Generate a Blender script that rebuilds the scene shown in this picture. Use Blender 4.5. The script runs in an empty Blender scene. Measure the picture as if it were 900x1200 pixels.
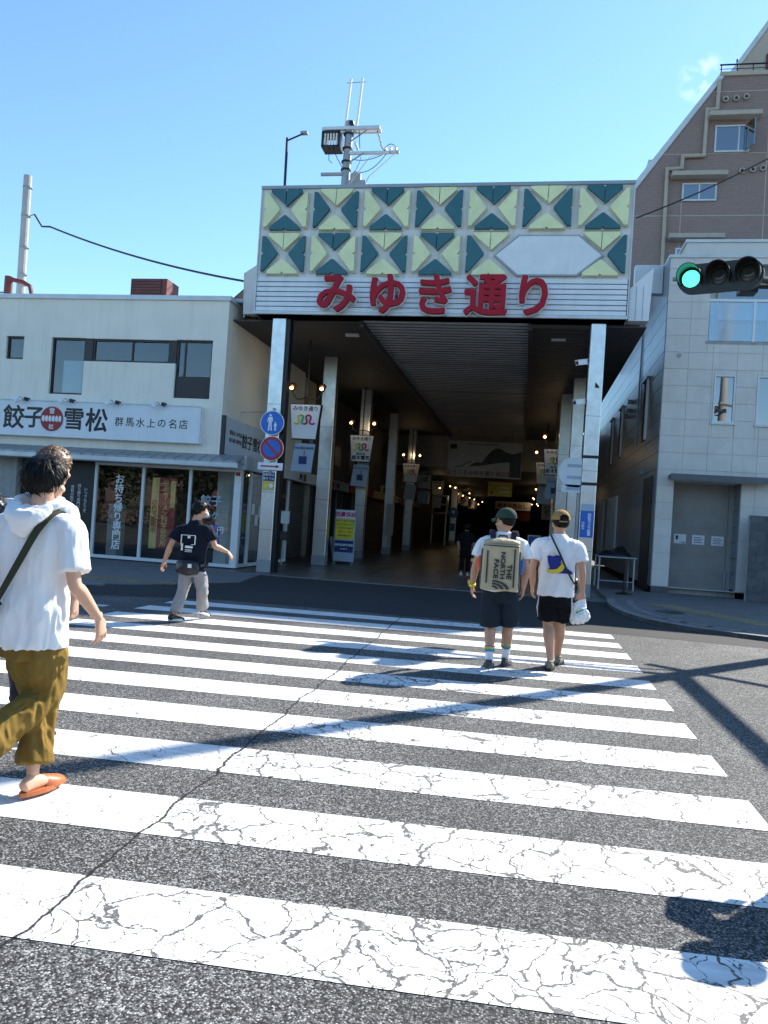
import bpy, bmesh, math, random
from mathutils import Vector, Matrix, noise
random.seed(7)
D = bpy.data
SC = bpy.context.scene
COL = SC.collection
R = math.radians
PI = math.pi

# ---------------------------------------------------------------- camera, sky, sun, exposure
CAM_YAW, CAM_PITCH, CAM_ROLL = R(-10.4), R(0.7), R(3.7)
fw = Vector((math.sin(CAM_YAW)*math.cos(CAM_PITCH), math.cos(CAM_YAW)*math.cos(CAM_PITCH), math.sin(CAM_PITCH)))
rt = Vector((math.cos(CAM_YAW), -math.sin(CAM_YAW), 0))
up = rt.cross(fw)
c, s = math.cos(CAM_ROLL), math.sin(CAM_ROLL)
rt2, up2 = rt*c + up*s, up*c - rt*s
cam = D.objects.new('camera', D.cameras.new('camera'))
COL.objects.link(cam)
cam.matrix_world = Matrix((rt2, up2, -fw)).transposed().to_4x4()
cam.location = (0, 0, 1.5)
cam.data.sensor_fit = 'VERTICAL'
cam.data.sensor_height = 36
cam.data.sensor_width = 27
cam.data.lens = 27.15
cam.data.clip_start = .05
cam.data.clip_end = 3000
SC.camera = cam

SUN_AZ, SUN_EL = R(39.5), R(40)
W = D.worlds.new('World')
SC.world = W
W.use_nodes = True
nt = W.node_tree
bg = nt.nodes['Background']
sky = nt.nodes.new('ShaderNodeTexSky')
sky.sky_type = 'NISHITA'
sky.sun_disc = False
sky.sun_elevation = SUN_EL
sky.sun_rotation = SUN_AZ
sky.air_density = 1.0
sky.dust_density = 0.1
sky.ozone_density = 3.0
bg.inputs[1].default_value = 0.13
# one small wispy cloud low over the roofs, placed by direction in the sky
tc = nt.nodes.new('ShaderNodeTexCoord')
def wnode(t, **kw):
    n = nt.nodes.new(t)
    for k, v in kw.items(): setattr(n, k, v)
    return n
wl = nt.links.new
dist = wnode('ShaderNodeVectorMath', operation='DISTANCE')
cdir = (fw*905 + rt2*(822-450) + up2*(600-92)).normalized()
dist.inputs[1].default_value = cdir
wl(tc.outputs['Generated'], dist.inputs[0])
fall = wnode('ShaderNodeMapRange'); fall.inputs[1].default_value = .0; fall.inputs[2].default_value = .026
fall.inputs[3].default_value = 1; fall.inputs[4].default_value = 0
wl(dist.outputs['Value'], fall.inputs[0])
cn = wnode('ShaderNodeTexNoise'); cn.inputs['Scale'].default_value = 42; cn.inputs['Detail'].default_value = 6
wl(tc.outputs['Generated'], cn.inputs['Vector'])
cr = wnode('ShaderNodeMapRange'); cr.inputs[1].default_value = .46; cr.inputs[2].default_value = .72
wl(cn.outputs[0], cr.inputs[0])
mu = wnode('ShaderNodeMath', operation='MULTIPLY'); wl(fall.outputs[0], mu.inputs[0]); wl(cr.outputs[0], mu.inputs[1])
mx = wnode('ShaderNodeMixRGB'); mx.inputs[2].default_value = (7.5, 7.5, 7.5, 1)
tint = wnode('ShaderNodeMixRGB', blend_type='MULTIPLY'); tint.inputs[0].default_value = 1; tint.inputs[2].default_value = (.88, 1.03, 1.06, 1)
wl(sky.outputs[0], tint.inputs[1])
wl(mu.outputs[0], mx.inputs[0]); wl(tint.outputs[0], mx.inputs[1]); wl(mx.outputs[0], bg.inputs[0])

sun = D.objects.new('sun', D.lights.new('sun', 'SUN'))
COL.objects.link(sun)
sun.data.energy = 5.0
sun.data.angle = R(.45)
sun.data.color = (1, .94, .84)
sdir = Vector((math.sin(SUN_AZ)*math.cos(SUN_EL), math.cos(SUN_AZ)*math.cos(SUN_EL), math.sin(SUN_EL)))
sun.rotation_euler = sdir.to_track_quat('Z', 'Y').to_euler()
sun.location = (10, 10, 40)
SC.view_settings.view_transform = 'Standard'
SC.view_settings.look = 'None'
SC.view_settings.exposure = 1.08
SC.view_settings.gamma = 1
SC.cycles.max_bounces = 8
SC.cycles.transparent_max_bounces = 12

# ---------------------------------------------------------------- materials
class NT:
    def __init__(s, m):
        s.m = m; m.use_nodes = True; s.t = m.node_tree
        s.b = s.t.nodes.get('Principled BSDF'); s.o = s.t.nodes.get('Material Output')
    def n(s, typ, inp=None, **kw):
        x = s.t.nodes.new(typ)
        for k, v in kw.items(): setattr(x, k, v)
        for k, v in (inp or {}).items():
            if hasattr(v, 'is_output'): s.t.links.new(v, x.inputs[k])
            else: x.inputs[k].default_value = v
        return x
    def l(s, a, b): s.t.links.new(a, b)
    def math(s, op, a, b=0, clamp=False):
        return s.n('ShaderNodeMath', {0: a, 1: b}, operation=op, use_clamp=clamp).outputs[0]
    def mix(s, f, a, b):
        return s.n('ShaderNodeMixRGB', {0: f, 1: a, 2: b}).outputs[0]
    def rng(s, v, a, b, c=0, d=1):
        return s.n('ShaderNodeMapRange', {0: v, 1: a, 2: b, 3: c, 4: d}).outputs[0]
    def pos(s): return s.n('ShaderNodeNewGeometry').outputs['Position']
def c4(c): return (c[0], c[1], c[2], 1)

MATS = {}
def mat(name, col, rough=.6, metal=0, var=.12, vscale=2.5, bump=0, bscale=60, dirt=0, emit=0, rvar=0, spec=.5, sheen=0):
    if name in MATS: return MATS[name]
    m = D.materials.new(name); k = NT(m); b = k.b
    b.inputs['Roughness'].default_value = rough
    b.inputs['Metallic'].default_value = metal
    b.inputs['Specular IOR Level'].default_value = spec
    p = k.pos()
    base = c4(col)
    if var:
        n1 = k.n('ShaderNodeTexNoise', {'Vector': p, 'Scale': vscale, 'Detail': 6, 'Roughness': .6}).outputs[0]
        f = k.rng(n1, .3, .7, 1-var, 1+var)
        oi = k.n('ShaderNodeObjectInfo').outputs['Random']
        f2 = k.math('MULTIPLY', f, k.rng(oi, 0, 1, 1-var*.35, 1+var*.35))
        colr = k.n('ShaderNodeVectorMath', {0: col, 'Scale': f2}, operation='SCALE').outputs[0]
        if dirt:
            st = k.n('ShaderNodeMapping', {'Vector': p, 'Scale': (5, 5, .35)}).outputs[0]
            n2 = k.n('ShaderNodeTexNoise', {'Vector': st, 'Scale': 1.6, 'Detail': 5}).outputs[0]
            colr = k.mix(k.rng(n2, .5, .75, 0, dirt), colr, c4([x*.35 for x in col]))
        k.l(colr, b.inputs['Base Color'])
        if rvar: k.l(k.rng(n1, .3, .7, max(.03, rough-rvar), rough+rvar), b.inputs['Roughness'])
    else:
        b.inputs['Base Color'].default_value = base
    if bump:
        n3 = k.n('ShaderNodeTexNoise', {'Vector': p, 'Scale': bscale, 'Detail': 4}).outputs[0]
        bp = k.n('ShaderNodeBump', {'Height': n3, 'Strength': bump, 'Distance': .01})
        k.l(bp.outputs[0], b.inputs['Normal'])
    if emit:
        b.inputs['Emission Color'].default_value = base
        b.inputs['Emission Strength'].default_value = emit
    if sheen: b.inputs['Sheen Weight'].default_value = sheen
    MATS[name] = m
    return m

def glass_mat(name, tint=(.8, .88, .86), refl=1.0, rough=.01):
    m = D.materials.new(name); k = NT(m)
    k.t.nodes.remove(k.b)
    bf = k.n('ShaderNodeNewGeometry').outputs['Backfacing']
    fr = k.n('ShaderNodeFresnel', {'IOR': k.rng(bf, 0, 1, 1.55, 1/1.55)}).outputs[0]
    f = k.math('MULTIPLY', k.math('ADD', fr, .03), refl, True)
    tr = k.n('ShaderNodeBsdfTransparent', {'Color': c4(tint)}).outputs[0]
    n1 = k.n('ShaderNodeTexNoise', {'Vector': k.pos(), 'Scale': .9, 'Detail': 1}).outputs[0]
    bp = k.n('ShaderNodeBump', {'Height': n1, 'Strength': .06, 'Distance': .08}).outputs[0]
    gl = k.n('ShaderNodeBsdfGlossy', {'Color': (1, 1, 1, 1), 'Roughness': rough, 'Normal': bp}).outputs[0]
    ms = k.n('ShaderNodeMixShader', {0: f, 1: tr, 2: gl})
    k.l(ms.outputs[0], k.o.inputs['Surface'])
    return m

def asphalt_node(k, p, lo, hi):
    """coarse aggregate: bright chips in dark binder; returns colour, height"""
    v = k.n('ShaderNodeTexVoronoi', {'Vector': p, 'Scale': 135}, feature='F1')
    sep = k.n('ShaderNodeSeparateColor', {0: v.outputs['Color']})
    chip = k.math('POWER', sep.outputs[0], 2.0)
    edge = k.rng(v.outputs['Distance'], .25, .75, 1, .25)
    big = k.n('ShaderNodeTexNoise', {'Vector': p, 'Scale': 1.1, 'Detail': 5}).outputs[0]
    mid = k.n('ShaderNodeTexNoise', {'Vector': p, 'Scale': 28, 'Detail': 3}).outputs[0]
    t = k.math('MULTIPLY', k.math('MULTIPLY', chip, edge), k.math('MULTIPLY', k.rng(big, .3, .7, .75, 1.2), k.rng(k.n('ShaderNodeTexNoise', {'Vector': k.n('ShaderNodeMapping', {'Vector': p, 'Scale': (.8, .12, 1)}).outputs[0], 'Scale': .9, 'Detail': 3}).outputs[0], .3, .7, .7, 1.25)))
    t = k.math('MULTIPLY', t, k.rng(mid, .35, .65, .6, 1.3))
    col = k.mix(t, c4(lo), c4(hi))
    return col, k.math('ADD', k.math('MULTIPLY', edge, .7), k.math('MULTIPLY', chip, .5))

def seam_node(k, p):
    x = k.n('ShaderNodeSeparateXYZ', {0: p})
    wob = k.n('ShaderNodeTexNoise', {'Vector': p, 'Scale': 2.2, 'Detail': 6, 'Roughness': .65}).outputs[0]
    xs = k.math('ADD', x.outputs[0], k.math('MULTIPLY', x.outputs[1], .022))
    d = k.math('ABSOLUTE', k.math('ADD', k.math('ADD', xs, 1.575), k.math('MULTIPLY', k.math('SUBTRACT', wob, .5), .16)))
    return k.rng(d, .003, .011, 1, 0), x.outputs[0], x.outputs[1]

def asphalt_mat(name, lo, hi, rough=.85, seam=False):
    m = D.materials.new(name); k = NT(m); p = k.pos()
    col, h = asphalt_node(k, p, lo, hi)
    if seam:
        sm, _, _ = seam_node(k, p)
        col = k.mix(sm, col, (.006, .006, .007, 1))
        h = k.math('SUBTRACT', h, k.math('MULTIPLY', sm, 2))
    k.l(col, k.b.inputs['Base Color']); k.b.inputs['Roughness'].default_value = rough
    k.b.inputs['Specular IOR Level'].default_value = .35
    bp = k.n('ShaderNodeBump', {'Height': h, 'Strength': .5, 'Distance': .004})
    k.l(bp.outputs[0], k.b.inputs['Normal'])
    return m

def stripe_mat():
    m = D.materials.new('worn road paint'); k = NT(m); p = k.pos()
    acol, ah = asphalt_node(k, p, (.016, .016, .017), (.20, .20, .195))
    sm, X, Y = seam_node(k, p)
    wn = k.n('ShaderNodeTexNoise', {'Vector': p, 'Scale': 3.0, 'Detail': 3, 'Roughness': .55})
    wv = k.n('ShaderNodeVectorMath', {0: k.n('ShaderNodeVectorMath', {0: wn.outputs['Color'], 1: (.5, .5, .5)}, operation='SUBTRACT').outputs[0], 'Scale': .38}, operation='SCALE').outputs[0]
    q = k.n('ShaderNodeVectorMath', {0: p, 1: wv}, operation='ADD').outputs[0]
    q = k.n('ShaderNodeVectorMath', {0: q, 1: (1, 1, 0)}, operation='MULTIPLY').outputs[0]
    right = k.rng(X, -1.72, -1.55, 0, 1)          # the older, more broken lane is right of the joint
    patch = k.n('ShaderNodeTexNoise', {'Vector': p, 'Scale': .55, 'Detail': 2}).outputs[0]
    wear = k.math('MULTIPLY', k.math('ADD', k.math('MULTIPLY', right, .8), .2), k.rng(patch, .3, .65, .6, 1.25))
    nfar = k.rng(Y, 5.5, 10, 1, .55)
    wear = k.math('MULTIPLY', wear, nfar)
    v1 = k.n('ShaderNodeTexVoronoi', {'Vector': q, 'Scale': 3.6}, feature='DISTANCE_TO_EDGE').outputs[0]
    v2 = k.n('ShaderNodeTexVoronoi', {'Vector': q, 'Scale': 9.5}, feature='DISTANCE_TO_EDGE').outputs[0]
    chips = k.n('ShaderNodeTexNoise', {'Vector': p, 'Scale': 38, 'Detail': 4, 'Roughness': .65}).outputs[0]
    w1 = k.math('MULTIPLY', wear, k.rng(chips, .35, .7, .006, .038))
    w2 = k.math('MULTIPLY', k.math('MULTIPLY', wear, k.rng(patch, .36, .54, .35, 1)), k.rng(chips, .38, .68, .003, .050))
    frag = k.n('ShaderNodeTexNoise', {'Vector': p, 'Scale': 75, 'Detail': 4, 'Roughness': .7}).outputs[0]
    rough_ = k.math('MULTIPLY', k.math('SUBTRACT', frag, .5), .065)
    v1 = k.math('ADD', v1, rough_); v2 = k.math('ADD', v2, k.math('MULTIPLY', rough_, 1.4))
    c1 = k.math('LESS_THAN', v1, w1); c2 = k.math('LESS_THAN', v2, w2)
    near = k.rng(v1, .0, .12, 1, 0)
    c3 = k.math('GREATER_THAN', k.math('ADD', chips, k.math('MULTIPLY', k.math('MULTIPLY', near, wear), .10)), .77)
    # pinholes on the edges of the stripe where the paint is thin
    crack = k.math('MAXIMUM', k.math('MAXIMUM', c1, c2), k.math('MAXIMUM', c3, sm))
    scuff = k.n('ShaderNodeTexNoise', {'Vector': k.n('ShaderNodeMapping', {'Vector': p, 'Scale': (1.2, 6, 1)}).outputs[0], 'Scale': 2.5, 'Detail': 6}).outputs[0]
    white = k.mix(k.rng(scuff, .38, .72, 0, .75), (.70, .70, .69, 1), (.44, .43, .42, 1))
    grit = k.math('MULTIPLY', crack, .92)
    col = k.mix(grit, white, acol)
    col = k.mix(sm, col, (.006, .006, .007, 1))
    k.l(col, k.b.inputs['Base Color'])
    k.b.inputs['Roughness'].default_value = .7
    h = k.math('ADD', k.math('SUBTRACT', 1.0, crack), k.math('MULTIPLY', chips, .25))
    bp = k.n('ShaderNodeBump', {'Height': h, 'Strength': .5, 'Distance': .004})
    k.l(bp.outputs[0], k.b.inputs['Normal'])
    return m

def steel_mat():
    m = D.materials.new('brushed steel'); k = NT(m); p = k.pos()
    mp = k.n('ShaderNodeMapping', {'Vector': p, 'Scale': (1.3, 1.3, .55)}).outputs[0]
    n1 = k.n('ShaderNodeTexNoise', {'Vector': mp, 'Scale': 1.4, 'Detail': 1}).outputs[0]
    n2 = k.n('ShaderNodeTexNoise', {'Vector': p, 'Scale': 5, 'Detail': 8, 'Roughness': .7}).outputs[0]
    k.l(k.mix(k.rng(n2, .4, .75, 0, .5), (.66, .65, .63, 1), (.50, .47, .43, 1)), k.b.inputs['Base Color'])
    k.b.inputs['Metallic'].default_value = 1
    k.l(k.rng(n2, .35, .7, .30, .42), k.b.inputs['Roughness'])
    bp = k.n('ShaderNodeBump', {'Height': n1, 'Strength': .12, 'Distance': .06})
    k.l(bp.outputs[0], k.b.inputs['Normal'])
    return m

def mosaic_mat():
    m = D.materials.new('brown mosaic tile'); k = NT(m); p = k.pos()
    mp = k.n('ShaderNodeMapping', {'Vector': p, 'Rotation': (R(90), 0, 0)}).outputs[0]
    br = k.n('ShaderNodeTexBrick', {'Vector': mp, 'Color1': (.20, .125, .102, 1), 'Color2': (.25, .158, .13, 1), 'Mortar': (.28, .215, .19, 1),
        'Scale': 1, 'Mortar Size': .008, 'Brick Width': .11, 'Row Height': .055}).outputs[0]
    n1 = k.n('ShaderNodeTexNoise', {'Vector': p, 'Scale': .5, 'Detail': 4}).outputs[0]
    k.l(k.mix(k.rng(n1, .35, .7, 0, .35), br, (.20, .13, .11, 1)), k.b.inputs['Base Color'])
    k.b.inputs['Roughness'].default_value = .55
    return m

M = dict(
    asphalt=asphalt_mat('crossing asphalt', (.010, .010, .011), (.42, .42, .41), seam=True),
    apron=asphalt_mat('apron asphalt', (.013, .014, .016), (.075, .077, .08)),
    ground=mat('distant ground', (.12, .11, .10), .9),
    pave=mat('concrete paving', (.13, .13, .13), .8, var=.2, vscale=3, bump=.2),
    kerb=mat('kerb concrete', (.18, .18, .18), .8, var=.2, vscale=6, bump=.3),
    tactile=mat('worn yellow tactile tile', (.22, .18, .10), .75, var=.3, vscale=8),
    floor=mat('polished stone floor', (.075, .070, .066), .38, var=.35, vscale=1.4, rvar=.1),
    paint=stripe_mat(), steel=steel_mat(), mosaic=mosaic_mat(),
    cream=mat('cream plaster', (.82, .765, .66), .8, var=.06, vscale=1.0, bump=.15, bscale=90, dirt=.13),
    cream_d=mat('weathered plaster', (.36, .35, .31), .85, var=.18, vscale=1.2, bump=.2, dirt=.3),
    whitebd=mat('white sign board', (.72, .75, .77), .45, var=.04, dirt=.06),
    alu=mat('aluminium frame', (.55, .57, .58), .4, .6, var=.06),
    whitefr=mat('white window frame', (.68, .69, .69), .45, var=.05),
    darkfr=mat('dark bronze frame', (.035, .030, .028), .45, .3, var=.1),
    fascia=mat('stained fascia board', (.66, .64, .62), .6, var=.1, vscale=2.2, dirt=.40),
    slat=mat('enamel slat', (.72, .74, .76), .4, var=.06, vscale=3, dirt=.12),
    teal=mat('teal enamel tile', (.018, .115, .140), .4, var=.12, vscale=4),
    lime=mat('pale lime enamel tile', (.72, .74, .42), .4, var=.10, vscale=3),
    edge=mat('pale tile rim', (.62, .63, .58), .5, var=.08),
    red=mat('red letter enamel', (.36, .006, .020), .5, var=.08, spec=.25),
    offwhite=mat('white trim', (.75, .76, .77), .5, var=.05),
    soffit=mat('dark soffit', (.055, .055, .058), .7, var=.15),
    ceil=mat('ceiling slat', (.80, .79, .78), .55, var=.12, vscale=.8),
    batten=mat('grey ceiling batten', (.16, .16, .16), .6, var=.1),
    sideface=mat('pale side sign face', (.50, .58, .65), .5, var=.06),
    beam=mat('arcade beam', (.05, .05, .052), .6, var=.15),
    dark=mat('dark interior', (.018, .018, .019), .8, var=.2),
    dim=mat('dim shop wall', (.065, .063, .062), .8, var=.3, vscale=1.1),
    shutter=mat('rolling shutter', (.12, .12, .115), .5, .4, var=.1),
    black=mat('black', (.010, .010, .011), .5, var=.15),
    blackm=mat('black metal', (.014, .014, .015), .4, .3, var=.15),
    grey=mat('grey metal', (.30, .32, .33), .45, .4, var=.1),
    lgrey=mat('light grey metal', (.55, .57, .58), .45, .2, var=.1),
    concrete=mat('grey concrete', (.34, .34, .33), .85, var=.15, vscale=4, bump=.2, dirt=.2),
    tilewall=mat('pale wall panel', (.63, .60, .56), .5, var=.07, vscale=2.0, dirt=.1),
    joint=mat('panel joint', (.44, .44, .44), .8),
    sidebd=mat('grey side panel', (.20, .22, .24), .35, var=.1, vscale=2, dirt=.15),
    recess=mat('recess panel', (.30, .285, .26), .7, var=.12, vscale=2),
    block=mat('dark concrete block', (.10, .105, .11), .85, var=.25, vscale=5, bump=.3),
    brown=mat('dark brown door', (.018, .013, .012), .45, var=.15),
    canopy=mat('slate awning', (.10, .115, .125), .5, var=.1),
    blind=mat('window blind', (.42, .52, .56), .6, var=.05),
    beige=mat('beige render', (.42, .36, .29), .8, var=.1),
    skyglass=glass_mat('dark glazing', (.80, .84, .85), .75), blueglass=glass_mat('mirror glazing', (.10, .14, .17), 3.4),
    glass=glass_mat('shop glass', (.90, .93, .92), .62),
    balc=glass_mat('balcony glass', (.55, .68, .72), 3.2, .12),
    redsign=mat('red print', (.42, .02, .02), .5, var=.05),
    darkred=mat('dark red print', (.30, .014, .016), .5, var=.05),
    maroon=mat('rust red metal', (.13, .025, .020), .6, var=.25, vscale=6),
    gold=mat('ochre print', (.66, .47, .15), .55, var=.05),
    yellow=mat('yellow print', (.72, .62, .03), .5, var=.05),
    lemon=mat('dull yellow banner', (.60, .62, .06), .6, var=.05),
    blue=mat('blue sign face', (.015, .13, .52), .4, var=.04),
    navysign=mat('navy print', (.012, .03, .15), .5, var=.05),
    signwhite=mat('white print', (.78, .79, .80), .5, var=.02),
    inkblack=mat('black ink', (.012, .012, .013), .5, var=0),
    mag=mat('magenta print', (.50, .015, .16), .5, var=0),
    green=mat('green print', (.03, .42, .12), .5, var=0),
    yel2=mat('bright yellow print', (.75, .62, .02), .5, var=0),
    ltblue=mat('pale blue board', (.36, .45, .56), .5, var=.06),
    banner=mat('grey banner cloth', (.60, .58, .55), .7, var=.08),
    lampwarm=mat('lit lamp bulb', (1, .62, .25), .5, var=0, emit=4.5),
    lampwhite=mat('lit ceiling lamp', (1, .9, .75), .5, var=0, emit=5),
    lanternface=mat('lantern face', (.80, .82, .84), .5, var=.04),
    copper=mat('aged copper', (.16, .08, .04), .4, .7, var=.2),
    sigbody=mat('signal housing', (.012, .014, .014), .45, var=.15),
    siggreen=mat('lit green lens', (.08, 1.0, .62), .4, var=0, emit=1.15),
    sigoff=mat('unlit lens', (.05, .05, .048), .15, var=.3, vscale=30),
    porcelain=mat('porcelain insulator', (.65, .62, .56), .3, var=.1),
    cable=mat('black cable', (.012, .012, .014), .6, var=0),
    polegrey=mat('utility pole concrete', (.36, .36, .355), .8, var=.1, bump=.2),
    leaf=mat('street tree leaf', (.042, .055, .022), .8, var=.35, vscale=.7),
    bark=mat('bark', (.10, .075, .055), .9, var=.2, bump=.4),
)

# ---------------------------------------------------------------- mesh helpers (world coordinates in, one mesh object out)
class MB:
    def __init__(s): s.v = []; s.f = []; s.m = []; s.cm = 0
    def add(s, vs, fs):
        o = len(s.v); s.v += [tuple(v) for v in vs]
        for f in fs: s.f.append(tuple(i+o for i in f)); s.m.append(s.cm)
        return s
    def box(s, x0, x1, y0, y1, z0, z1):
        vs = [(x, y, z) for z in (z0, z1) for y in (y0, y1) for x in (x0, x1)]
        return s.add(vs, [(0,2,3,1), (4,5,7,6), (0,1,5,4), (2,6,7,3), (1,3,7,5), (0,4,6,2)])
    def bbox(s, x0, x1, y0, y1, z0, z1, e):
        """chamfered box"""
        bm = bmesh.new()
        vs = [bm.verts.new((x, y, z)) for z in (z0, z1) for y in (y0, y1) for x in (x0, x1)]
        for f in [(0,2,3,1), (4,5,7,6), (0,1,5,4), (2,6,7,3), (1,3,7,5), (0,4,6,2)]: bm.faces.new([vs[i] for i in f])
        bmesh.ops.bevel(bm, geom=bm.edges[:], offset=e, segments=1, affect='EDGES')
        bm.verts.index_update()
        s.add([v.co for v in bm.verts], [[v.index for v in f.verts] for f in bm.faces]); bm.free()
        return s
    def obox(s, c, ax, ay, az, hx, hy, hz):
        c = Vector(c); vs = [c + ax*(hx*i) + ay*(hy*j) + az*(hz*k) for k in (-1, 1) for j in (-1, 1) for i in (-1, 1)]
        return s.add(vs, [(0,2,3,1), (4,5,7,6), (0,1,5,4), (2,6,7,3), (1,3,7,5), (0,4,6,2)])
    def prism(s, poly, d):
        """poly: list of 3-D points (ccw seen from +n), extruded by vector d"""
        n = len(poly); d = Vector(d)
        vs = [Vector(p) for p in poly] + [Vector(p)+d for p in poly]
        fs = [tuple(range(n-1, -1, -1)), tuple(range(n, 2*n))] + [(i, (i+1) % n, n+(i+1) % n, n+i) for i in range(n)]
        return s.add(vs, fs)
    def tube(s, pts, r, seg=8, caps=True):
        pts = [Vector(p) for p in pts]; n = len(pts)
        rs = r if isinstance(r, (list, tuple)) else [r]*n
        vs = []; prev = None
        for i, p in enumerate(pts):
            t = (pts[min(i+1, n-1)] - pts[max(i-1, 0)]).normalized()
            if prev is None:
                a = t.cross(Vector((0, 0, 1)));
                if a.length < 1e-3: a = t.cross(Vector((1, 0, 0)))
            else: a = prev - t*prev.dot(t)
            a.normalize(); prev = a; b = t.cross(a)
            vs += [p + (a*math.cos(2*PI*k/seg) + b*math.sin(2*PI*k/seg))*rs[i] for k in range(seg)]
        fs = []
        for i in range(n-1):
            for k in range(seg):
                fs.append((i*seg+k, i*seg+(k+1) % seg, (i+1)*seg+(k+1) % seg, (i+1)*seg+k))
        if caps: fs += [tuple(range(seg-1, -1, -1)), tuple((n-1)*seg+k for k in range(seg))]
        return s.add(vs, fs)
    def lathe(s, c, prof, seg=14, axis=None):
        """prof: (radius, height) pairs along axis from c"""
        az = (axis or Vector((0, 0, 1))).normalized(); a = az.cross(Vector((0, 1, 0)))
        if a.length < 1e-3: a = az.cross(Vector((1, 0, 0)))
        a.normalize(); b = az.cross(a); c = Vector(c); vs = []
        for r, h in prof: vs += [c + az*h + (a*math.cos(2*PI*k/seg) + b*math.sin(2*PI*k/seg))*r for k in range(seg)]
        fs = []
        for i in range(len(prof)-1):
            for k in range(seg): fs.append((i*seg+k, i*seg+(k+1) % seg, (i+1)*seg+(k+1) % seg, (i+1)*seg+k))
        fs += [tuple(range(seg-1, -1, -1)), tuple((len(prof)-1)*seg+k for k in range(seg))]
        return s.add(vs, fs)
    def disc(s, c, r, n, t=.01, seg=28, rin=0):
        n = Vector(n).normalized(); a = n.cross(Vector((0, 0, 1))).normalized(); b = a.cross(n); c = Vector(c)
        if not rin:
            return s.prism([c + (a*math.cos(2*PI*k/seg) + b*math.sin(2*PI*k/seg))*r for k in range(seg)][::-1], n*t)
        vs = []
        for rr, h in ((rin, 0), (r, 0), (r, t), (rin, t)): vs += [c + n*h + (a*math.cos(2*PI*k/seg) + b*math.sin(2*PI*k/seg))*rr for k in range(seg)]
        return s.add(vs, [(j*seg+k, j*seg+(k+1) % seg, ((j+1) % 4)*seg+(k+1) % seg, ((j+1) % 4)*seg+k) for j in range(4) for k in range(seg)])
    def build(s, name, m, parent=None, smooth=False, fix=True):
        me = D.meshes.new(name)
        o0 = Vector((0, 0, 0))
        q = parent
        while q is not None: o0 += Vector(q.location); q = q.parent
        me.from_pydata([Vector(v)-o0 for v in s.v], [], s.f)
        ms = m if isinstance(m, (list, tuple)) else [m]
        for x in ms: me.materials.append(x)
        if len(ms) > 1: me.polygons.foreach_set('material_index', s.m)
        if fix:
            bm = bmesh.new(); bm.from_mesh(me); bmesh.ops.recalc_face_normals(bm, faces=bm.faces); bm.to_mesh(me); bm.free()
        if smooth: me.polygons.foreach_set('use_smooth', [True]*len(me.polygons))
        o = D.objects.new(name, me); COL.objects.link(o)
        if parent is not None: o.parent = parent
        return o

def glow(p, watts, parent, r=.07, col=(1, .72, .40)):
    l = D.objects.new('lamp_light', D.lights.new('lamp_light', 'POINT')); COL.objects.link(l)
    l.data.energy = watts; l.data.color = col; l.data.shadow_soft_size = r
    o0 = Vector((0,0,0)); q = parent
    while q is not None: o0 += Vector(q.location); q = q.parent
    l.location = Vector(p)-o0; l.parent = parent
def tag(o, label=None, cat=None, group=None, kind=None):
    if label: o['label'] = label
    if cat: o['category'] = cat
    if group: o['group'] = group
    if kind: o['kind'] = kind
    return o
def thing(name, loc, label, cat, group=None):
    o = D.objects.new(name, None); COL.objects.link(o); o.location = loc; o.empty_display_size = .2
    return tag(o, label, cat, group)
def B(x0, x1, y0, y1, z0, z1): return MB().box(x0, x1, y0, y1, z0, z1)
def copy_tree(o, loc, label=None):
    c = o.copy(); COL.objects.link(c); c.location = loc
    if label: c['label'] = label
    for ch in o.children:
        d = ch.copy(); COL.objects.link(d); d.parent = c
        for g in ch.children:
            e = g.copy(); COL.objects.link(e); e.parent = d
    return c
def arc(c, r, a0, a1, n, ax=Vector((1,0,0)), ay=Vector((0,0,1))):
    return [Vector(c) + ax*(r*math.cos(a0+(a1-a0)*i/n)) + ay*(r*math.sin(a0+(a1-a0)*i/n)) for i in range(n+1)]

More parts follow.
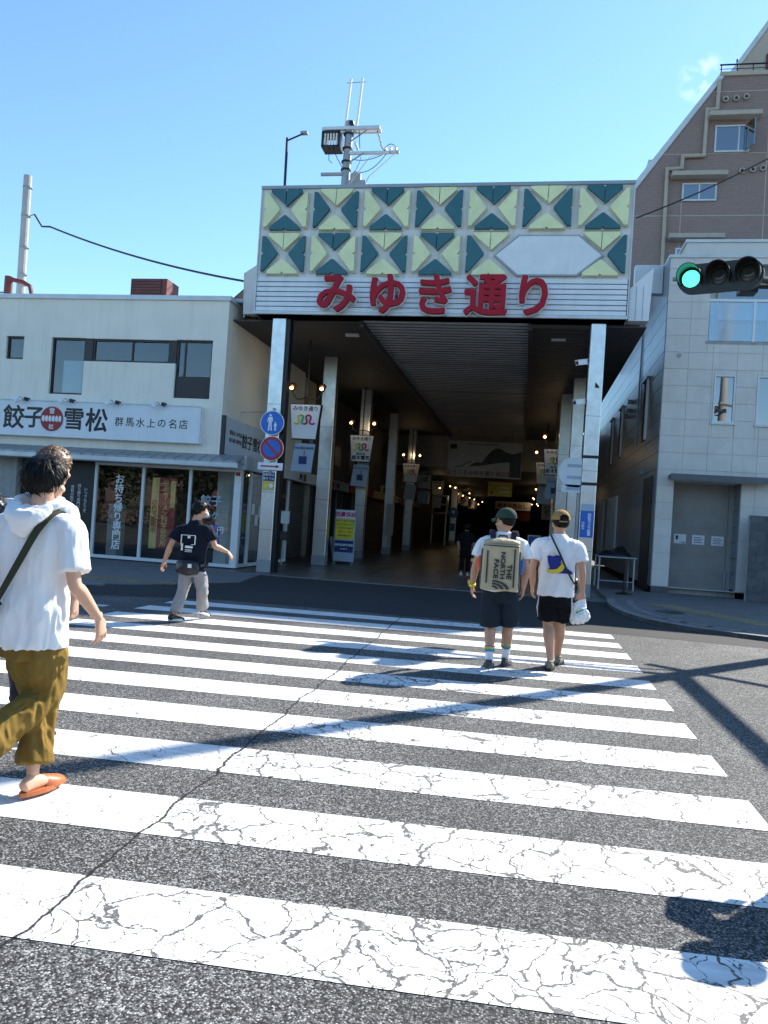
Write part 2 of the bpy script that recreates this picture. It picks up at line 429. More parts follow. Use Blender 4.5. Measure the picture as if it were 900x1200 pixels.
# lettering: the built-in font, turned into plain meshes
def text(name, body, c, size, m, parent, ax=(1,0,0), ay=(0,0,1), bold=0.0, ext=.004, vertical=False, width=None, spacing=1.0):
    cu = D.curves.new('lettering', 'FONT')
    cu.body = '\n'.join(body) if vertical else body
    cu.align_x = 'CENTER'; cu.align_y = 'CENTER'
    cu.size = 1; cu.extrude = ext/size; cu.resolution_u = 3
    cu.space_line = .92*spacing; cu.space_character = spacing if not vertical else 1
    cu.fill_mode = 'BOTH'
    o = D.objects.new('lettering', cu); COL.objects.link(o)
    dg = bpy.context.evaluated_depsgraph_get()
    me = D.meshes.new_from_object(o.evaluated_get(dg))
    D.objects.remove(o); D.curves.remove(cu)
    me.name = name
    ax = Vector(ax); ay = Vector(ay); n = ax.cross(ay)
    o0 = Vector((0,0,0)); q = parent
    while q is not None: o0 += Vector(q.location); q = q.parent
    xs = [v.co.x for v in me.vertices] or [0]; ys = [v.co.y for v in me.vertices] or [0]
    cx, cy = (min(xs)+max(xs))/2, (min(ys)+max(ys))/2
    sx = (width/(max(xs)-min(xs))) if width and max(xs) > min(xs) else size
    for v in me.vertices:
        p = v.co
        v.co = Vector(c) + ax*((p.x-cx)*sx) + ay*((p.y-cy)*size) + n*(p.z*size) - o0
    if bold > 0:
        vs = [v.co.copy() for v in me.vertices]; fs = [tuple(f.vertices) for f in me.polygons]
        V, F = list(vs), list(fs)
        ns = 8 if bold*size > .012 else 4
        for k in range(ns):
            a = 2*PI*k/ns; off = ax*(math.cos(a)*bold*size) + ay*(math.sin(a)*bold*size) - n*(.0007*(k+1))
            o_ = len(V); V += [v+off for v in vs]; F += [tuple(i+o_ for i in f) for f in fs]
        me = D.meshes.new(name); me.from_pydata(V, [], F)
    me.materials.clear(); me.materials.append(m)
    t = D.objects.new(name, me); COL.objects.link(t); t.parent = parent
    return t

def subtract(cells, h):
    """cells, h: (u0,u1,v0,v1); cut h out of every cell"""
    out = []
    for (a, b, c_, d) in cells:
        x0, x1, y0, y1 = h
        if x1 <= a or x0 >= b or y1 <= c_ or y0 >= d: out.append((a, b, c_, d)); continue
        if x0 > a: out.append((a, x0, c_, d))
        if x1 < b: out.append((x1, b, c_, d))
        m0, m1 = max(a, x0), min(b, x1)
        if y0 > c_: out.append((m0, m1, c_, y0))
        if y1 < d: out.append((m0, m1, y1, d))
    return out
def wall_front(mb, x0, x1, z0, z1, y, t, holes):
    """a wall sheet with real openings, facing -Y"""
    xs = sorted({x0, x1, *[h[0] for h in holes], *[h[1] for h in holes]}); zs = sorted({z0, z1, *[h[2] for h in holes], *[h[3] for h in holes]})
    xs = [x for x in xs if x0 <= x <= x1]; zs = [z for z in zs if z0 <= z <= z1]
    def solid(i, j):
        if not (0 <= i < len(xs)-1 and 0 <= j < len(zs)-1): return False
        cx, cz = (xs[i]+xs[i+1])/2, (zs[j]+zs[j+1])/2
        return not any(h[0] < cx < h[1] and h[2] < cz < h[3] for h in holes)
    for i in range(len(xs)-1):
        for j in range(len(zs)-1):
            if not solid(i, j): continue
            a, b, c_, d = xs[i], xs[i+1], zs[j], zs[j+1]
            mb.add([(a,y,c_),(b,y,c_),(b,y,d),(a,y,d)], [(0,1,2,3)]); mb.add([(a,y+t,c_),(b,y+t,c_),(b,y+t,d),(a,y+t,d)], [(3,2,1,0)])
            if not solid(i-1, j): mb.add([(a,y,c_),(a,y,d),(a,y+t,d),(a,y+t,c_)], [(0,1,2,3)])
            if not solid(i+1, j): mb.add([(b,y,c_),(b,y+t,c_),(b,y+t,d),(b,y,d)], [(0,1,2,3)])
            if not solid(i, j-1): mb.add([(a,y,c_),(a,y+t,c_),(b,y+t,c_),(b,y,c_)], [(0,1,2,3)])
            if not solid(i, j+1): mb.add([(a,y,d),(b,y,d),(b,y+t,d),(a,y+t,d)], [(0,1,2,3)])
    return mb
def ring(x0, x1, z0, z1, y0, y1, w):
    return MB().box(x0, x0+w, y0, y1, z0, z1).box(x1-w, x1, y0, y1, z0, z1).box(x0+w, x1-w, y0, y1, z0, z0+w).box(x0+w, x1-w, y0, y1, z1-w, z1)

# ================================================================ THE SETTING: ground, road, crossing, pavements
g = MB().add([(-400,-400,-.03),(400,-400,-.03),(400,600,-.03),(-400,600,-.03)], [(0,1,2,3)]).build('ground', M['ground']); tag(g, kind='structure')
road = MB().add([(-60,-14,0),(60,-14,0),(60,12.0,0),(6.2,12.0,0),(1.62,12.36,0),(-5.0,12.36,0),(-9,10.6,0),(-60,10.6,0)], [(0,1,2,3,4,5,6,7)]).build('road', M['asphalt']); tag(road, kind='structure')
mb = MB()
mb.add([(-60,10.6,.002),(-9,10.6,.002),(-5,12.36,.002),(1.62,12.36,.002),(6.2,12.0,.002),(60,12,.002),(60,18,.002),(1.9,18.05,.002),(-6.2,18.05,.002),(-60,18,.002)], [tuple(range(10))])
apron = mb.build('pavement', M['apron']); tag(apron, kind='structure')
# zebra stripes: each one a painted sheet on the road
tilt = .057
for i in range(-2, 11):
    y0 = 2.47 + i*.918; x0, x1 = -5.7 + .02*i, 1.385
    yy = lambda x: (x+.4)*tilt
    mb = MB(); w = .475; n = 10
    for k in range(n):
        a, b = x0+(x1-x0)*k/n, x0+(x1-x0)*(k+1)/n
        mb.add([(a, y0+yy(a), .0028), (b, y0+yy(b), .0028), (b, y0+w+yy(b), .0028), (a, y0+w+yy(a), .0028)], [(0,1,2,3)])
    st = mb.build('crossing_stripe', M['paint'], road)
mb = MB().add([(-13,9.15,.004),(-5.95,10.35,.004),(-5.95,10.53,.004),(-13,9.33,.004)], [(0,1,2,3)]).build('stop_line', M['paint'], road)

# arcade floor
mb = MB().box(-8.3, 3.35, 18.05, 95, -.02, .02)
floor = mb.build('arcade_floor', M['floor']); tag(floor, kind='structure')
for j in range(10):
    for i in range(9):
        x0 = -7.2+i*1.0; y0 = 18.08+j*1.0
        B(x0+.006, x0+.994, y0+.006, y0+.994, .0, .026).build('floor_tile', M['floor'], floor)
B(-8.3, 3.3, 18.0, 18.06, -.02, .028).build('threshold_strip', M['pave'], floor)

# left pavement with yellow guide tiles
lp = MB().prism([(-60,12.2,.003),(-9.4,12.2,.003),(-7.2,13.4,.003),(-5.9,15.6,.003),(-6.25,18.0,.003),(-7.0,18.78,.003),(-60,18.78,.003)], (0,0,.02)).build('left_pavement', M['pave']); tag(lp, kind='structure')
for i in range(12):
    for j in range(2):
        x0 = -10.4+i*.31; y0 = 13.75+j*.31 + (.0 if i < 8 else .0)
        if i > 9 and j == 0: continue
        mb = MB().box(x0, x0+.30, y0, y0+.30, .0, .027)
        for a in range(4): mb.box(x0+.035+a*.065, x0+.065+a*.065, y0+.02, y0+.28, .027, .032)
        mb.build('guide_tile', M['tactile'], lp)
for i in range(16):
    x0 = -14+i*.5
    if x0 > -7.6: break
    B(x0+.006, x0+.494, 12.2+ max(0, (x0+9.4)*.5), 12.36+max(0, (x0+9.4)*.5), .0, .032).build('kerb_stone', M['kerb'], lp)

# right pavement: a raised corner with kerb stones
kerbline = [(1.95,18.4),(1.86,17.6),(1.84,16.8),(1.88,16.0),(1.98,15.3),(2.15,14.65),(2.45,14.1),(2.9,13.65),(3.45,13.3),(4.1,13.02),(4.85,12.8),(5.7,12.62),(6.6,12.48),(7.6,12.36),(8.8,12.25),(10.2,12.15),(12,12.08),(14,12.02)]
rp = MB().prism([(x, y, .004) for x, y in kerbline[::1]] + [(14,21.75,.004),(3.3,21.75,.004),(3.3,26,.004),(1.95,26,.004)], (0,0,.062)).build('right_pavement', M['pave']); tag(rp, kind='structure')
for lane, (o0_, o1_, h) in enumerate(((0, .17, .075), (.42, .56, .072))):
    for i in range(len(kerbline)-1):
        a, b = Vector((*kerbline[i], 0)), Vector((*kerbline[i+1], 0)); t = (b-a).normalized(); n = Vector((-t.y, t.x, 0))
        # inward is to the left of travel
        aa, bb = a+t*.008, b-t*.008
        mb = MB().prism([aa+n*o0_, bb+n*o0_, bb+n*o1_, aa+n*o1_], (0,0,h if lane == 0 else .07))
        mb.build('kerb_stone', M['kerb'], rp)
for i in range(9):
    for j in range(2):
        c_ = Vector((2.75 + i*.17, 17.6 - i*.31, .066)); a = Vector((.48,-.876,0)); n = Vector((.876,.48,0)); q = c_ + n*(j*.31)
        mb = MB().prism([q, q+a*.30, q+a*.30+n*.30, q+n*.30], (0,0,.008))
        mb.build('guide_tile', M['tactile'], rp)
mh = MB().lathe((2.92,16.15,.064), [(.0,.0),(.27,.0),(.27,.011),(.24,.011),(.235,.006),(.0,.006)], 24)
mh.build('manhole_cover', M['blackm'], rp)

# ================================================================ LEFT BUILDING (dumpling shop)
FY = 18.8
lb = thing('shop_building', (-12, 21, 0), 'cream two storey shop building with strip windows over a glass shopfront', 'building')
holes = [(-14.23,-13.69,5.27,5.90), (-12.86,-11.87,4.36,5.89), (-11.87,-9.25,5.27,5.88), (-9.25,-8.24,4.37,5.90), (-18.5,-17.6,4.4,5.9)]
mb = wall_front(MB(), -24, -7.86, 2.95, 6.93, FY, .22, holes)
mb.box(-8.08, -7.86, FY+.22, 26, 2.95, 6.93)
mb.box(-24, -8.08, 25.8, 26, 0, 6.93)
mb.box(-24, -23.8, FY+.22, 25.8, 0, 6.93)
lb_wall = mb.build('wall', M['cream'], lb)
MB().box(-24.05, -7.80, FY-.05, 26, 6.93, 7.05).build('roof_coping', M['lgrey'], lb)
B(-23.8, -8.1, FY+.22, 25.8, 6.7, 6.9).build('roof', M['concrete'], lb)
B(-23.8, -8.1, FY+.22, 25.8, 2.7, 2.95).build('floor_slab', M['dark'], lb)
B(-23.8, -8.1, 21.6, 21.7, 2.96, 6.69).build('inner_wall', M['dark'], lb)
def window(root, x0, x1, z0, z1, y, fr, gl, name='window', w=.05, muntx=(), dep=.07):
    f = ring(x0+.002, x1-.002, z0+.002, z1-.002, y, y+dep, w).build(name, fr, root)
    xs = [x0+w]+list(muntx)+[x1-w]
    for i in range(len(xs)-1):
        MB().box(xs[i]+(.0 if i == 0 else .02), xs[i+1]-(0 if i == len(xs)-2 else .02), y+dep*.5, y+dep*.5+.008, z0+w, z1-w).build('pane', gl, f)
        if i: B(xs[i]-.02, xs[i]+.02, y+.01, y+dep-.01, z0+w, z1-w).build('mullion', fr, f)
    return f
window(lb, -14.23, -13.69, 5.27, 5.90, FY+.07, M['darkfr'], M['skyglass'])
f = window(lb, -12.86, -11.87, 4.36, 5.89, FY+.07, M['darkfr'], M['skyglass'])
B(-12.56, -11.93, FY+.16, FY+.18, 4.42, 5.30).build('blind', M['blind'], f)
B(-11.868, -11.66, FY+.05, FY+.13, 5.272, 5.878).build('spandrel', M['brown'], lb)
window(lb, -11.66, -9.44, 5.27, 5.88, FY+.07, M['darkfr'], M['skyglass'], muntx=(-10.52,))
B(-9.44, -9.252, FY+.05, FY+.13, 5.272, 5.878).build('spandrel', M['brown'], lb)
f = window(lb, -9.25, -8.24, 4.90, 5.90, FY+.07, M['darkfr'], M['skyglass'], muntx=(-9.02,))
B(-9.248, -8.242, FY+.06, FY+.13, 4.372, 4.898).build('spandrel', M['brown'], lb)
window(lb, -18.5, -17.6, 4.4, 5.9, FY+.07, M['darkfr'], M['skyglass'])
# canopy over the shopfront
mb = MB()
for i in range(34):
    x0 = -18.2+i*.325
    mb.prism([(x0, 18.8, 2.95), (x0, 18.22, 2.76), (x0, 18.22, 2.72), (x0, 18.8, 2.90)], (.30, 0, 0))
    mb.box(x0+.30, x0+.325, 18.24, 18.79, 2.735, 2.75)
mb.build('canopy_sheet', M['grey'], lb)
B(-18.2, -7.12, 18.20, 18.26, 2.60, 2.715).build('canopy_fascia', M['lgrey'], lb)
B(-18.2, -7.12, 18.262, 18.8, 2.585, 2.60).build('canopy_soffit', M['lgrey'], lb)
B(-7.86, -7.12, 18.8, 23.3, 2.60, 2.95).build('side_canopy', M['lgrey'], lb)
# shopfront
def shop_pane(x0, x1): return B(x0, x1, 18.86, 18.868, .14, 2.56)
mullx = [-11.3, -9.94, -8.62, -7.36]
for i in range(3): shop_pane(mullx[i]+.03, mullx[i+1]-.03).build('shop_window', M['glass'], lb)
for x in mullx[:3]: B(x-.035, x+.035, 18.82, 18.90, .14, 2.585).build('mullion', M['whitefr'], lb)
B(-7.40, -7.22, 18.80, 18.98, .06, 2.585).build('corner_post', M['whitefr'], lb)
B(-11.335, -7.40, 18.81, 18.92, .06, .14).build('bottom_rail', M['whitefr'], lb)
B(-11.265, -7.40, 18.81, 18.92, 2.52, 2.585).build('top_rail', M['whitefr'], lb)
ym = [19.0, 19.75, 20.9, 22.05, 23.1]
for i in range(4): B(-7.314, -7.306, ym[i]+.03, ym[i+1]-.03, .14, 2.56).build('shop_window', M['glass'], lb)
for y in ym[1:]: B(-7.35, -7.27, y-.035, y+.035, .14, 2.585).build('mullion', M['whitefr'], lb)
B(-7.36, -7.26, 18.98, 23.13, .06, .14).build('bottom_rail', M['whitefr'], lb)
B(-24, -7.2, 18.79, 18.86, .0, .06).build('plinth', M['black'], lb)
for y in (19.2, 20.3, 21.5): pass
MB().tube([(-7.25,19.84,1.15),(-7.22,19.84,1.15),(-7.22,20.8,1.15),(-7.25,20.8,1.15)], .018).build('door_bar', M['alu'], lb)
# entrance left of the windows: dark sliding doors and a grey pier
for x0, x1 in ((-13.6,-12.5),(-12.47,-11.36)):
    B(x0, x1, 18.98, 19.03, .06, 2.56).build('sliding_door', M['black'], lb)
B(-14.6, -13.64, 18.8, 19.1, 0, 2.585).build('pier', M['concrete'], lb)
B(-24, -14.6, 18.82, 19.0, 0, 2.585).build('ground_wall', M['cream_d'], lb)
# interior seen through the glass
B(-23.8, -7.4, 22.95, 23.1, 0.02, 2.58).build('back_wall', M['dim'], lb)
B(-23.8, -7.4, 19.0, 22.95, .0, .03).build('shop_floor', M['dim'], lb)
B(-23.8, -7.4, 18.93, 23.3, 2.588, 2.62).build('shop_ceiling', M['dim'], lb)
B(-8.35, -7.98, 20.0, 20.4, .03, 2.58).build('inner_column', M['whitebd'], lb)
B(-11.2, -8.6, 21.0, 21.5, .03, 1.0).build('counter', M['dim'], lb)
B(-11.15, -10.85, 19.3, 19.7, .03, 1.5).build('fridge', M['concrete'], lb)
B(-8.25, -7.75, 18.9, 18.91, .62, 1.12).build('blue_notice', M['blue'], lb)
B(-8.20, -7.80, 18.895, 18.903, .70, .92).build('notice_paper', M['signwhite'], lb)
for k, (y, z) in enumerate(((20.0,1.75),(20.3,1.45),(20.55,1.7))): B(-7.32, -7.316, y, y+.21, z-.3, z).build('posted_sheet', M['whitebd'], lb)
B(-7.40, -7.34, 19.06, 19.55, .6, 2.3).build('menu_panel', M['dim'], lb)
text('window_lettering', 'お持ち帰り専門店', (-10.62, 18.855, 1.30), .27, M['signwhite'], lb, bold=.012, vertical=True)
text('window_lettering', '餃子', (-8.02, 18.855, 1.75), .30, M['ltblue'], lb, bold=.01)
text('window_lettering', '16ヶ', (-8.00, 18.855, 1.38), .28, M['ltblue'], lb, bold=.01)
text('window_lettering', '390', (-8.10, 18.855, 1.02), .28, M['ltblue'], lb, bold=.01)
text('window_lettering', '円', (-7.72, 18.855, 1.00), .20, M['signwhite'], lb, bold=.01)
for i, sx in enumerate((-12.05, -11.85, -11.65)):
    text('door_lettering', ['雪松の餃子は冷凍', '持ち帰り専門の餃子', 'いつでもどうぞ'][i], (sx, 18.97, 1.55), .105, M['whitebd'], lb, vertical=True)
B(-7.37, -7.25, 18.792, 18.80, 2.42, 2.52).build('red_sticker', M['redsign'], lb)
# banner standing inside the window
bn = thing('window_banner', (-9.4, 18.95, .4), 'tall red and ochre banner with vertical lettering behind the shop glass', 'banner')
B(-9.52, -9.04, 18.94, 18.955, .40, 2.27).build('red_cloth', M['darkred'], bn)
B(-9.73, -9.522, 18.94, 18.955, .40, 2.27).build('ochre_cloth', M['gold'], bn)
B(-9.19, -9.06, 18.935, 18.94, 1.5, 2.2).build('ochre_patch', M['gold'], bn)
text('banner_lettering', '日本ラーメン科学研究所'.replace('ー','｜'), (-9.33, 18.935, 1.33), .172, M['gold'], bn, bold=.02, vertical=True)
text('banner_lettering', '店内で販売中', (-9.625, 18.935, 1.25), .16, M['darkred'], bn, bold=.015, vertical=True)
# main sign
sg = thing('shop_sign', (-12, 18.65, 3.2), 'long pale shop sign with black brush lettering and a red disc', 'shop sign')
B(-16.6, -8.36, 18.62, 18.79, 3.20, 4.13).build('sign_board', M['whitebd'], sg)
ring(-16.62, -8.34, 3.18, 4.15, 18.60, 18.64, .022).build('sign_edge', M['lgrey'], sg)
for ch, x, sz in (('餃',-13.71,.66),('子',-13.10,.62),('雪',-11.93,.62),('松',-11.27,.66)):
    text('sign_letter', ch, (x, 18.618, 3.68), sz, M['inkblack'], sg, bold=.022)
for i, ch in enumerate('群馬水上の名店'):
    text('sign_letter', ch, (-10.62+i*.30, 18.618, 3.665), .26, M['inkblack'], sg, bold=.004)
MB().disc((-12.57,18.615,3.66), .33, (0,-1,0), .012, 36).build('red_disc', M['darkred'], sg)
text('disc_lettering', '雪', (-12.57, 18.60, 3.87), .17, M['signwhite'], sg, bold=.02)
text('disc_lettering', '松', (-12.57, 18.60, 3.45), .15, M['signwhite'], sg, bold=.02)
for i in range(6):
    x = -12.57+(i-2.5)*.098
    pl = [(x-.036,18.602,3.60),(x+.028,18.602,3.58),(x+.044,18.602,3.66),(x+.030,18.602,3.735),(x-.012,18.602,3.75),(x-.044,18.602,3.69)]
    MB().prism(pl[::-1], (0,-.006,0)).build('dumpling_mark', M['signwhite'], sg)
for i, x in enumerate((-13.48,-12.14,-10.82,-9.52)):
    t = thing('sign_lamp', (x,18.62,4.13), ['small grey sign lamp above the first letters of the long shop sign','small grey sign lamp above the red disc of the shop sign','small grey sign lamp above the middle of the long shop sign','small grey sign lamp nearest the right end of the long shop sign'][i], 'lamp', 'lamps along the shop sign')
    MB().tube([(x,18.7,4.13),(x,18.5,4.21),(x-.05,18.42,4.13)], .014, 6).build('arm', M['alu'], t)
    MB().lathe((x-.03,18.46,4.17), [(.02,0),(.05,.02),(.075,.13),(.07,.13)], 10, Vector((-.45,-.25,-.75))).build('shade', M['offwhite'], t)
    MB().box(x+.11, x+.17, 18.5, 18.7, 4.11, 4.2).build('clamp', M['blackm'], t)
# side sign
ss = thing('side_sign', (-7.9, 20, 2.8), 'grey blue side sign on the arcade side of the cream building', 'shop sign')
B(-7.855, -7.76, 18.86, 23.0, 2.98, 3.95).build('sign_board', M['sideface'], ss)
B(-7.858, -7.75, 18.79, 18.86, 2.96, 3.97).build('sign_edge', M['darkfr'], ss)
text('sign_letter', '餃子雪松', (-7.756, 20.9, 3.45), .42, M['inkblack'], ss, ax=(0,1,0), bold=.02)
text('sign_letter', '群馬水上の名店', (-7.756, 19.6, 3.58), .13, M['inkblack'], ss, ax=(0,1,0))
text('sign_letter', '持ち帰り専門店', (-7.756, 19.6, 3.38), .13, M['inkblack'], ss, ax=(0,1,0))
MB().tube([(-7.8,19.9,3.95),(-7.8,19.9,4.2),(-7.3,19.95,4.25),(-7.0,20,4.25)], .015, 6).build('lamp_arm', M['alu'], ss)
# roof items
ac = thing('roof_unit', (-11.87, 22, 7.9), 'rust brown louvred box standing on the flat shop roof', 'roof unit')
B(-12.47, -11.43, 22, 22.8, 6.9, 8.52).build('body', M['brown'], ac)
B(-11.428, -11.27, 22.0, 22.8, 6.9, 8.52).build('side_cover', M['maroon'], ac)
for i in range(9): B(-12.44, -11.46, 21.975, 22.01, 7.72+i*.09, 7.77+i*.09).build('slat', M['maroon'], ac)
pp = thing('roof_pipe', (-16.5,22,6.9), 'bent rust red pipe rising behind the roof edge near the tall pole', 'pipe')
MB().tube([(-16.72,22,6.9),(-16.72,22,8.55)], .13, 10).build('stack', M['maroon'], pp)
MB().tube([(-16.72,22,8.48),(-16.2,22,8.38),(-15.95,22,8.25),(-15.75,22,7.6),(-15.7,22,6.9)], .07, 8).build('bent_pipe', M['maroon'], pp)
MB().tube([(-17.6,22,8.02),(-16.6,22,8.06)], .02, 6).build('wire_stub', M['cable'], pp)
pl = thing('concrete_pole', (-17.68,24,0), 'tall bare pale pole rising behind the cream shop roof at the left', 'pole')
MB().tube([(-17.68,24,0),(-17.78,24,12.73)], [.17,.135], 14).build('shaft', M['polegrey'], pl)
for z in (8.9,9.25,10.2,11.3,12.3): MB().lathe((-17.72-(z-9)*.012,24,z), [(.16,0),(.165,.0),(.165,.05),(.14,.05)], 12).build('band', M['grey'], pl)
MB().tube([(-17.6,24,11.32),(-17.42,24,11.38)], .02, 6).build('bracket', M['grey'], pl)
def sag(a, b, d, n=16):
    a, b = Vector(a), Vector(b)
    return [a.lerp(b, t/n) - Vector((0,0,d*4*(t/n)*(1-t/n))) for t in range(n+1)]
MB().tube([(-17.42,24,11.38),(-17.1,24,10.95)]+sag((-16.75,23.95,10.92),(-8.1,20.4,7.95),.18), .032, 6).build('overhead_cable', M['cable'])
tag(D.objects['overhead_cable'], 'black cable sagging from the bare pole to the arcade roof edge', 'cable')

# ================================================================ ARCADE with its sign gate
ar = thing('shopping_arcade', (-2.6, 20, 0), 'covered shopping arcade with patterned sign gate and red lettering', 'arcade')
GX0, GX1, GY = -7.08, 2.02, 18.62
B(GX0, GX1, GY, GY+.5, 7.5, 9.74).build('fascia_board', M['fascia'], ar)
B(GX0-.03, GX1+.03, GY-.05, GY+.55, 9.74, 9.82).build('top_cap', M['grey'], ar)
B(GX0-.03, GX0, GY-.03, GY+.5, 6.56, 9.74).build('edge_strip', M['lgrey'], ar)
B(GX1, GX1+.03, GY-.03, GY+.5, 6.56, 9.74).build('edge_strip', M['lgrey'], ar)
pitch = (GX1-GX0-.04)/7
def tri_tile(cx, cz, k, m):
    """k 0 top, 1 right, 2 bottom, 3 left; two half plates with a seam, or one with a notch"""
    a, b = .555, .50
    def P(u, v):  # u along base, v outwards from the centre
        if k == 0: return Vector((cx+u, 0, cz+v*1.03))
        if k == 2: return Vector((cx-u, 0, cz-v*1.03))
        if k == 1: return Vector((cx+v*1.13, 0, cz-u*1.10))
        return Vector((cx-v*1.13, 0, cz+u*1.10))
    w = .405
    if k == 0:
        halves = [[(-w,b),(-.03,b),(-.006,b-.04),(-.006,.13),(-.02,.13),(-w,b-.06)], [(.006,b-.04),(.03,b),(w,b),(w,b-.075),(.03,.085),(.006,.085)]]
    else:
        halves = [[(-w,b),(-.045,b),(0,b-.05),(.045,b),(w,b),(w,b-.075),(.03,.13),(-.02,.13),(-w,b-.06)]]
    mb = MB()
    for h in halves:
        pts = [P(u, v) for u, v in h]
        front = [p + Vector((0, GY-.10, 0)) for p in pts]
        c0 = sum(front, Vector())/len(front)
        inner = [p + (c0-p)*.035 + Vector((0,-.02,0)) for p in front]
        n = len(front)
        mb.add(front + inner + [p+Vector((0,.06,0)) for p in front], [tuple(range(n, 2*n))] + [(i,(i+1)%n,n+(i+1)%n,n+i) for i in range(n)] + [(i,2*n+i,2*n+(i+1)%n,(i+1)%n) for i in range(n)])
    t = mb.build('triangle_tile', m, ar)
    rim = [(-w-.02,b+.018),(w+.02,b+.018),(w+.02,b-.07),(.02,.105),(-.02,.105),(-w-.02,b-.07)]
    MB().prism([P(u,v)+Vector((0,GY-.042,0)) for u, v in rim], (0,.045,0)).build('tile_rim', M['edge'], t)
for row in range(2):
    cz = 9.18 if row == 0 else 8.07
    for col in range(7):
        cx = GX0+.02+pitch*(col+.5)
        tb_teal = (row+col) % 2 == 0
        if row == 1 and col == 5: continue
        for k in range(4):
            if row == 1 and ((col == 4 and k == 1) or (col == 6 and k == 3)): continue
            tri_tile(cx, cz, k, M['teal'] if (k in (0, 2)) == tb_teal else M['lime'])
hx = [(-1.14,8.04),(-.58,8.53),(.84,8.53),(1.42,8.04),(.84,7.55),(-.58,7.55)]
hp = MB().prism([(x,GY-.005,z) for x,z in hx], (0,-.07,0)).build('hexagon_panel', M['grey'], ar)
hc = Vector((.14,0,8.04))
MB().prism([(hc.x+(x-hc.x)*.955, GY-.074, hc.z+(z-hc.z)*.93) for x,z in hx], (0,-.012,0)).build('panel_face', M['slat'], hp)
B(GX0, GX1, GY+.02, GY+.5, 6.56, 7.5).build('louvre_back', M['soffit'], ar)
for i in range(7):
    z0 = 6.63+i*.125
    MB().prism([(GX0+.02,GY+.015,z0+.005),(GX0+.02,GY-.045,z0+.008),(GX0+.02,GY-.03,z0+.112),(GX0+.02,GY+.015,z0+.118)], (GX1-GX0-.04,0,0)).build('louvre_slat', M['slat'], ar)
B(GX0, GX1, GY-.05, GY+.5, 6.56, 6.63).build('bottom_rail', M['lgrey'], ar)
for ch, x in zip('みゆき通り', (-4.91,-3.63,-2.47,-1.25,-.14)):
    L = text('red_letter', ch, (x, GY-.24, 7.03), 1.06, M['red'], ar, bold=.026, ext=.05)
    text('letter_rim', ch, (x, GY-.155, 7.03), 1.06, M['offwhite'], ar, bold=.050, ext=.03)
    for dx in (-.2, .2): B(x+dx-.02, x+dx+.02, GY-.13, GY-.02, 6.98, 7.06).build('letter_bracket', M['blackm'], ar)
# small side fairings
MB().prism([(-7.2,19.0,6.66),(-7.55,19.0,6.66),(-7.6,19.0,7.72),(-7.2,19.0,7.98)], (0,.25,0)).build('side_fairing', M['fascia'], ar)
MB().prism([(-7.58,19.1,6.60),(-8.0,20.6,6.60),(-8.0,20.6,7.95),(-7.58,19.1,7.75)], (.03,.02,0)).build('side_fairing', M['lgrey'], ar)
MB().prism([(2.09,18.85,6.60),(2.55,18.85,6.60),(2.60,18.85,7.86),(2.09,18.85,7.36)], (0,.4,0)).build('side_fairing', M['slat'], ar)
for x in (2.24, 2.40): B(x-.006, x+.006, 18.842, 18.85, 6.62, 7.42).build('fairing_seam', M['grey'], ar)
# roof sheet with an upturned left edge
mb = MB(); prof = [(-10.2,7.16),(-9.3,7.26),(-8.7,7.5),(-8.2,7.95),(-7.8,8.2),(-7.3,8.28)]
for i in range(5):
    (xa,za),(xb,zb) = prof[i], prof[i+1]
    mb.prism([(xa,20.8,za),(xb,20.8,zb),(xb,20.8,zb-.05),(xa,20.8,za-.05)], (0,30,0))
mb.build('roof_edge', M['blackm'], ar)
B(-8.2, 2.6, 19.15, 94, 7.0, 7.1).build('roof_sheet', M['grey'], ar)
# ceilings: slatted middle strip between two beams, dark side soffits
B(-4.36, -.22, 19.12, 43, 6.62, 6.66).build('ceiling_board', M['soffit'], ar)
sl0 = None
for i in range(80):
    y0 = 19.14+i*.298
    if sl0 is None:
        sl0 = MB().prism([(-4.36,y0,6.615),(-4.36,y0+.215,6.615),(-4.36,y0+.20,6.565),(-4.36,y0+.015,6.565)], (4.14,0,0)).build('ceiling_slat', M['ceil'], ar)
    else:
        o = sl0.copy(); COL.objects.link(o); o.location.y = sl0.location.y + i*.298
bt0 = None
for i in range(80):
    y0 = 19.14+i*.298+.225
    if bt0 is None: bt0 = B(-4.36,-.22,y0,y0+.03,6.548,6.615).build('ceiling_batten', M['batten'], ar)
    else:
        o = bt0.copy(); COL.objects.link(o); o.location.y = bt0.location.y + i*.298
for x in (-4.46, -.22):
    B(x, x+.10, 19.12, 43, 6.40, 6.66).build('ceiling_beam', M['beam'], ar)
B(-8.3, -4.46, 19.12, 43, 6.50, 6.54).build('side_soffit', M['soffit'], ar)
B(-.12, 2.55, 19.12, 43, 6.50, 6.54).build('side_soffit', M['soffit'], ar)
mb = MB()
for i in range(75):
    y0 = 19.14+i*.318
    mb.box(-.12, 1.55, y0, y0+.25, 6.47, 6.50)
tag(mb.build('side_soffit_slats', M['beam'], ar), kind='stuff')
for x in (-4.9, .55):
    B(x-.18, x+.18, 20.2, 20.35, 6.44, 6.5).build('ceiling_lamp', M['offwhite'], ar)
for y in (24, 29, 34, 39):
    for x in (-2.3,): B(x-2.05, x+2.05, y, y+.04, 6.545, 6.564).build('ceiling_rib', M['grey'], ar)
B(-8.3, 3.3, 43.05, 43.3, 4.75, 6.9).build('lintel_wall', M['concrete'], ar)
B(-8.3, 3.3, 43.3, 94, 4.75, 4.85).build('low_ceiling', M['soffit'], ar)
B(-8.3, 3.3, 94, 94.3, 0, 4.75).build('far_wall', M['dim'], ar)
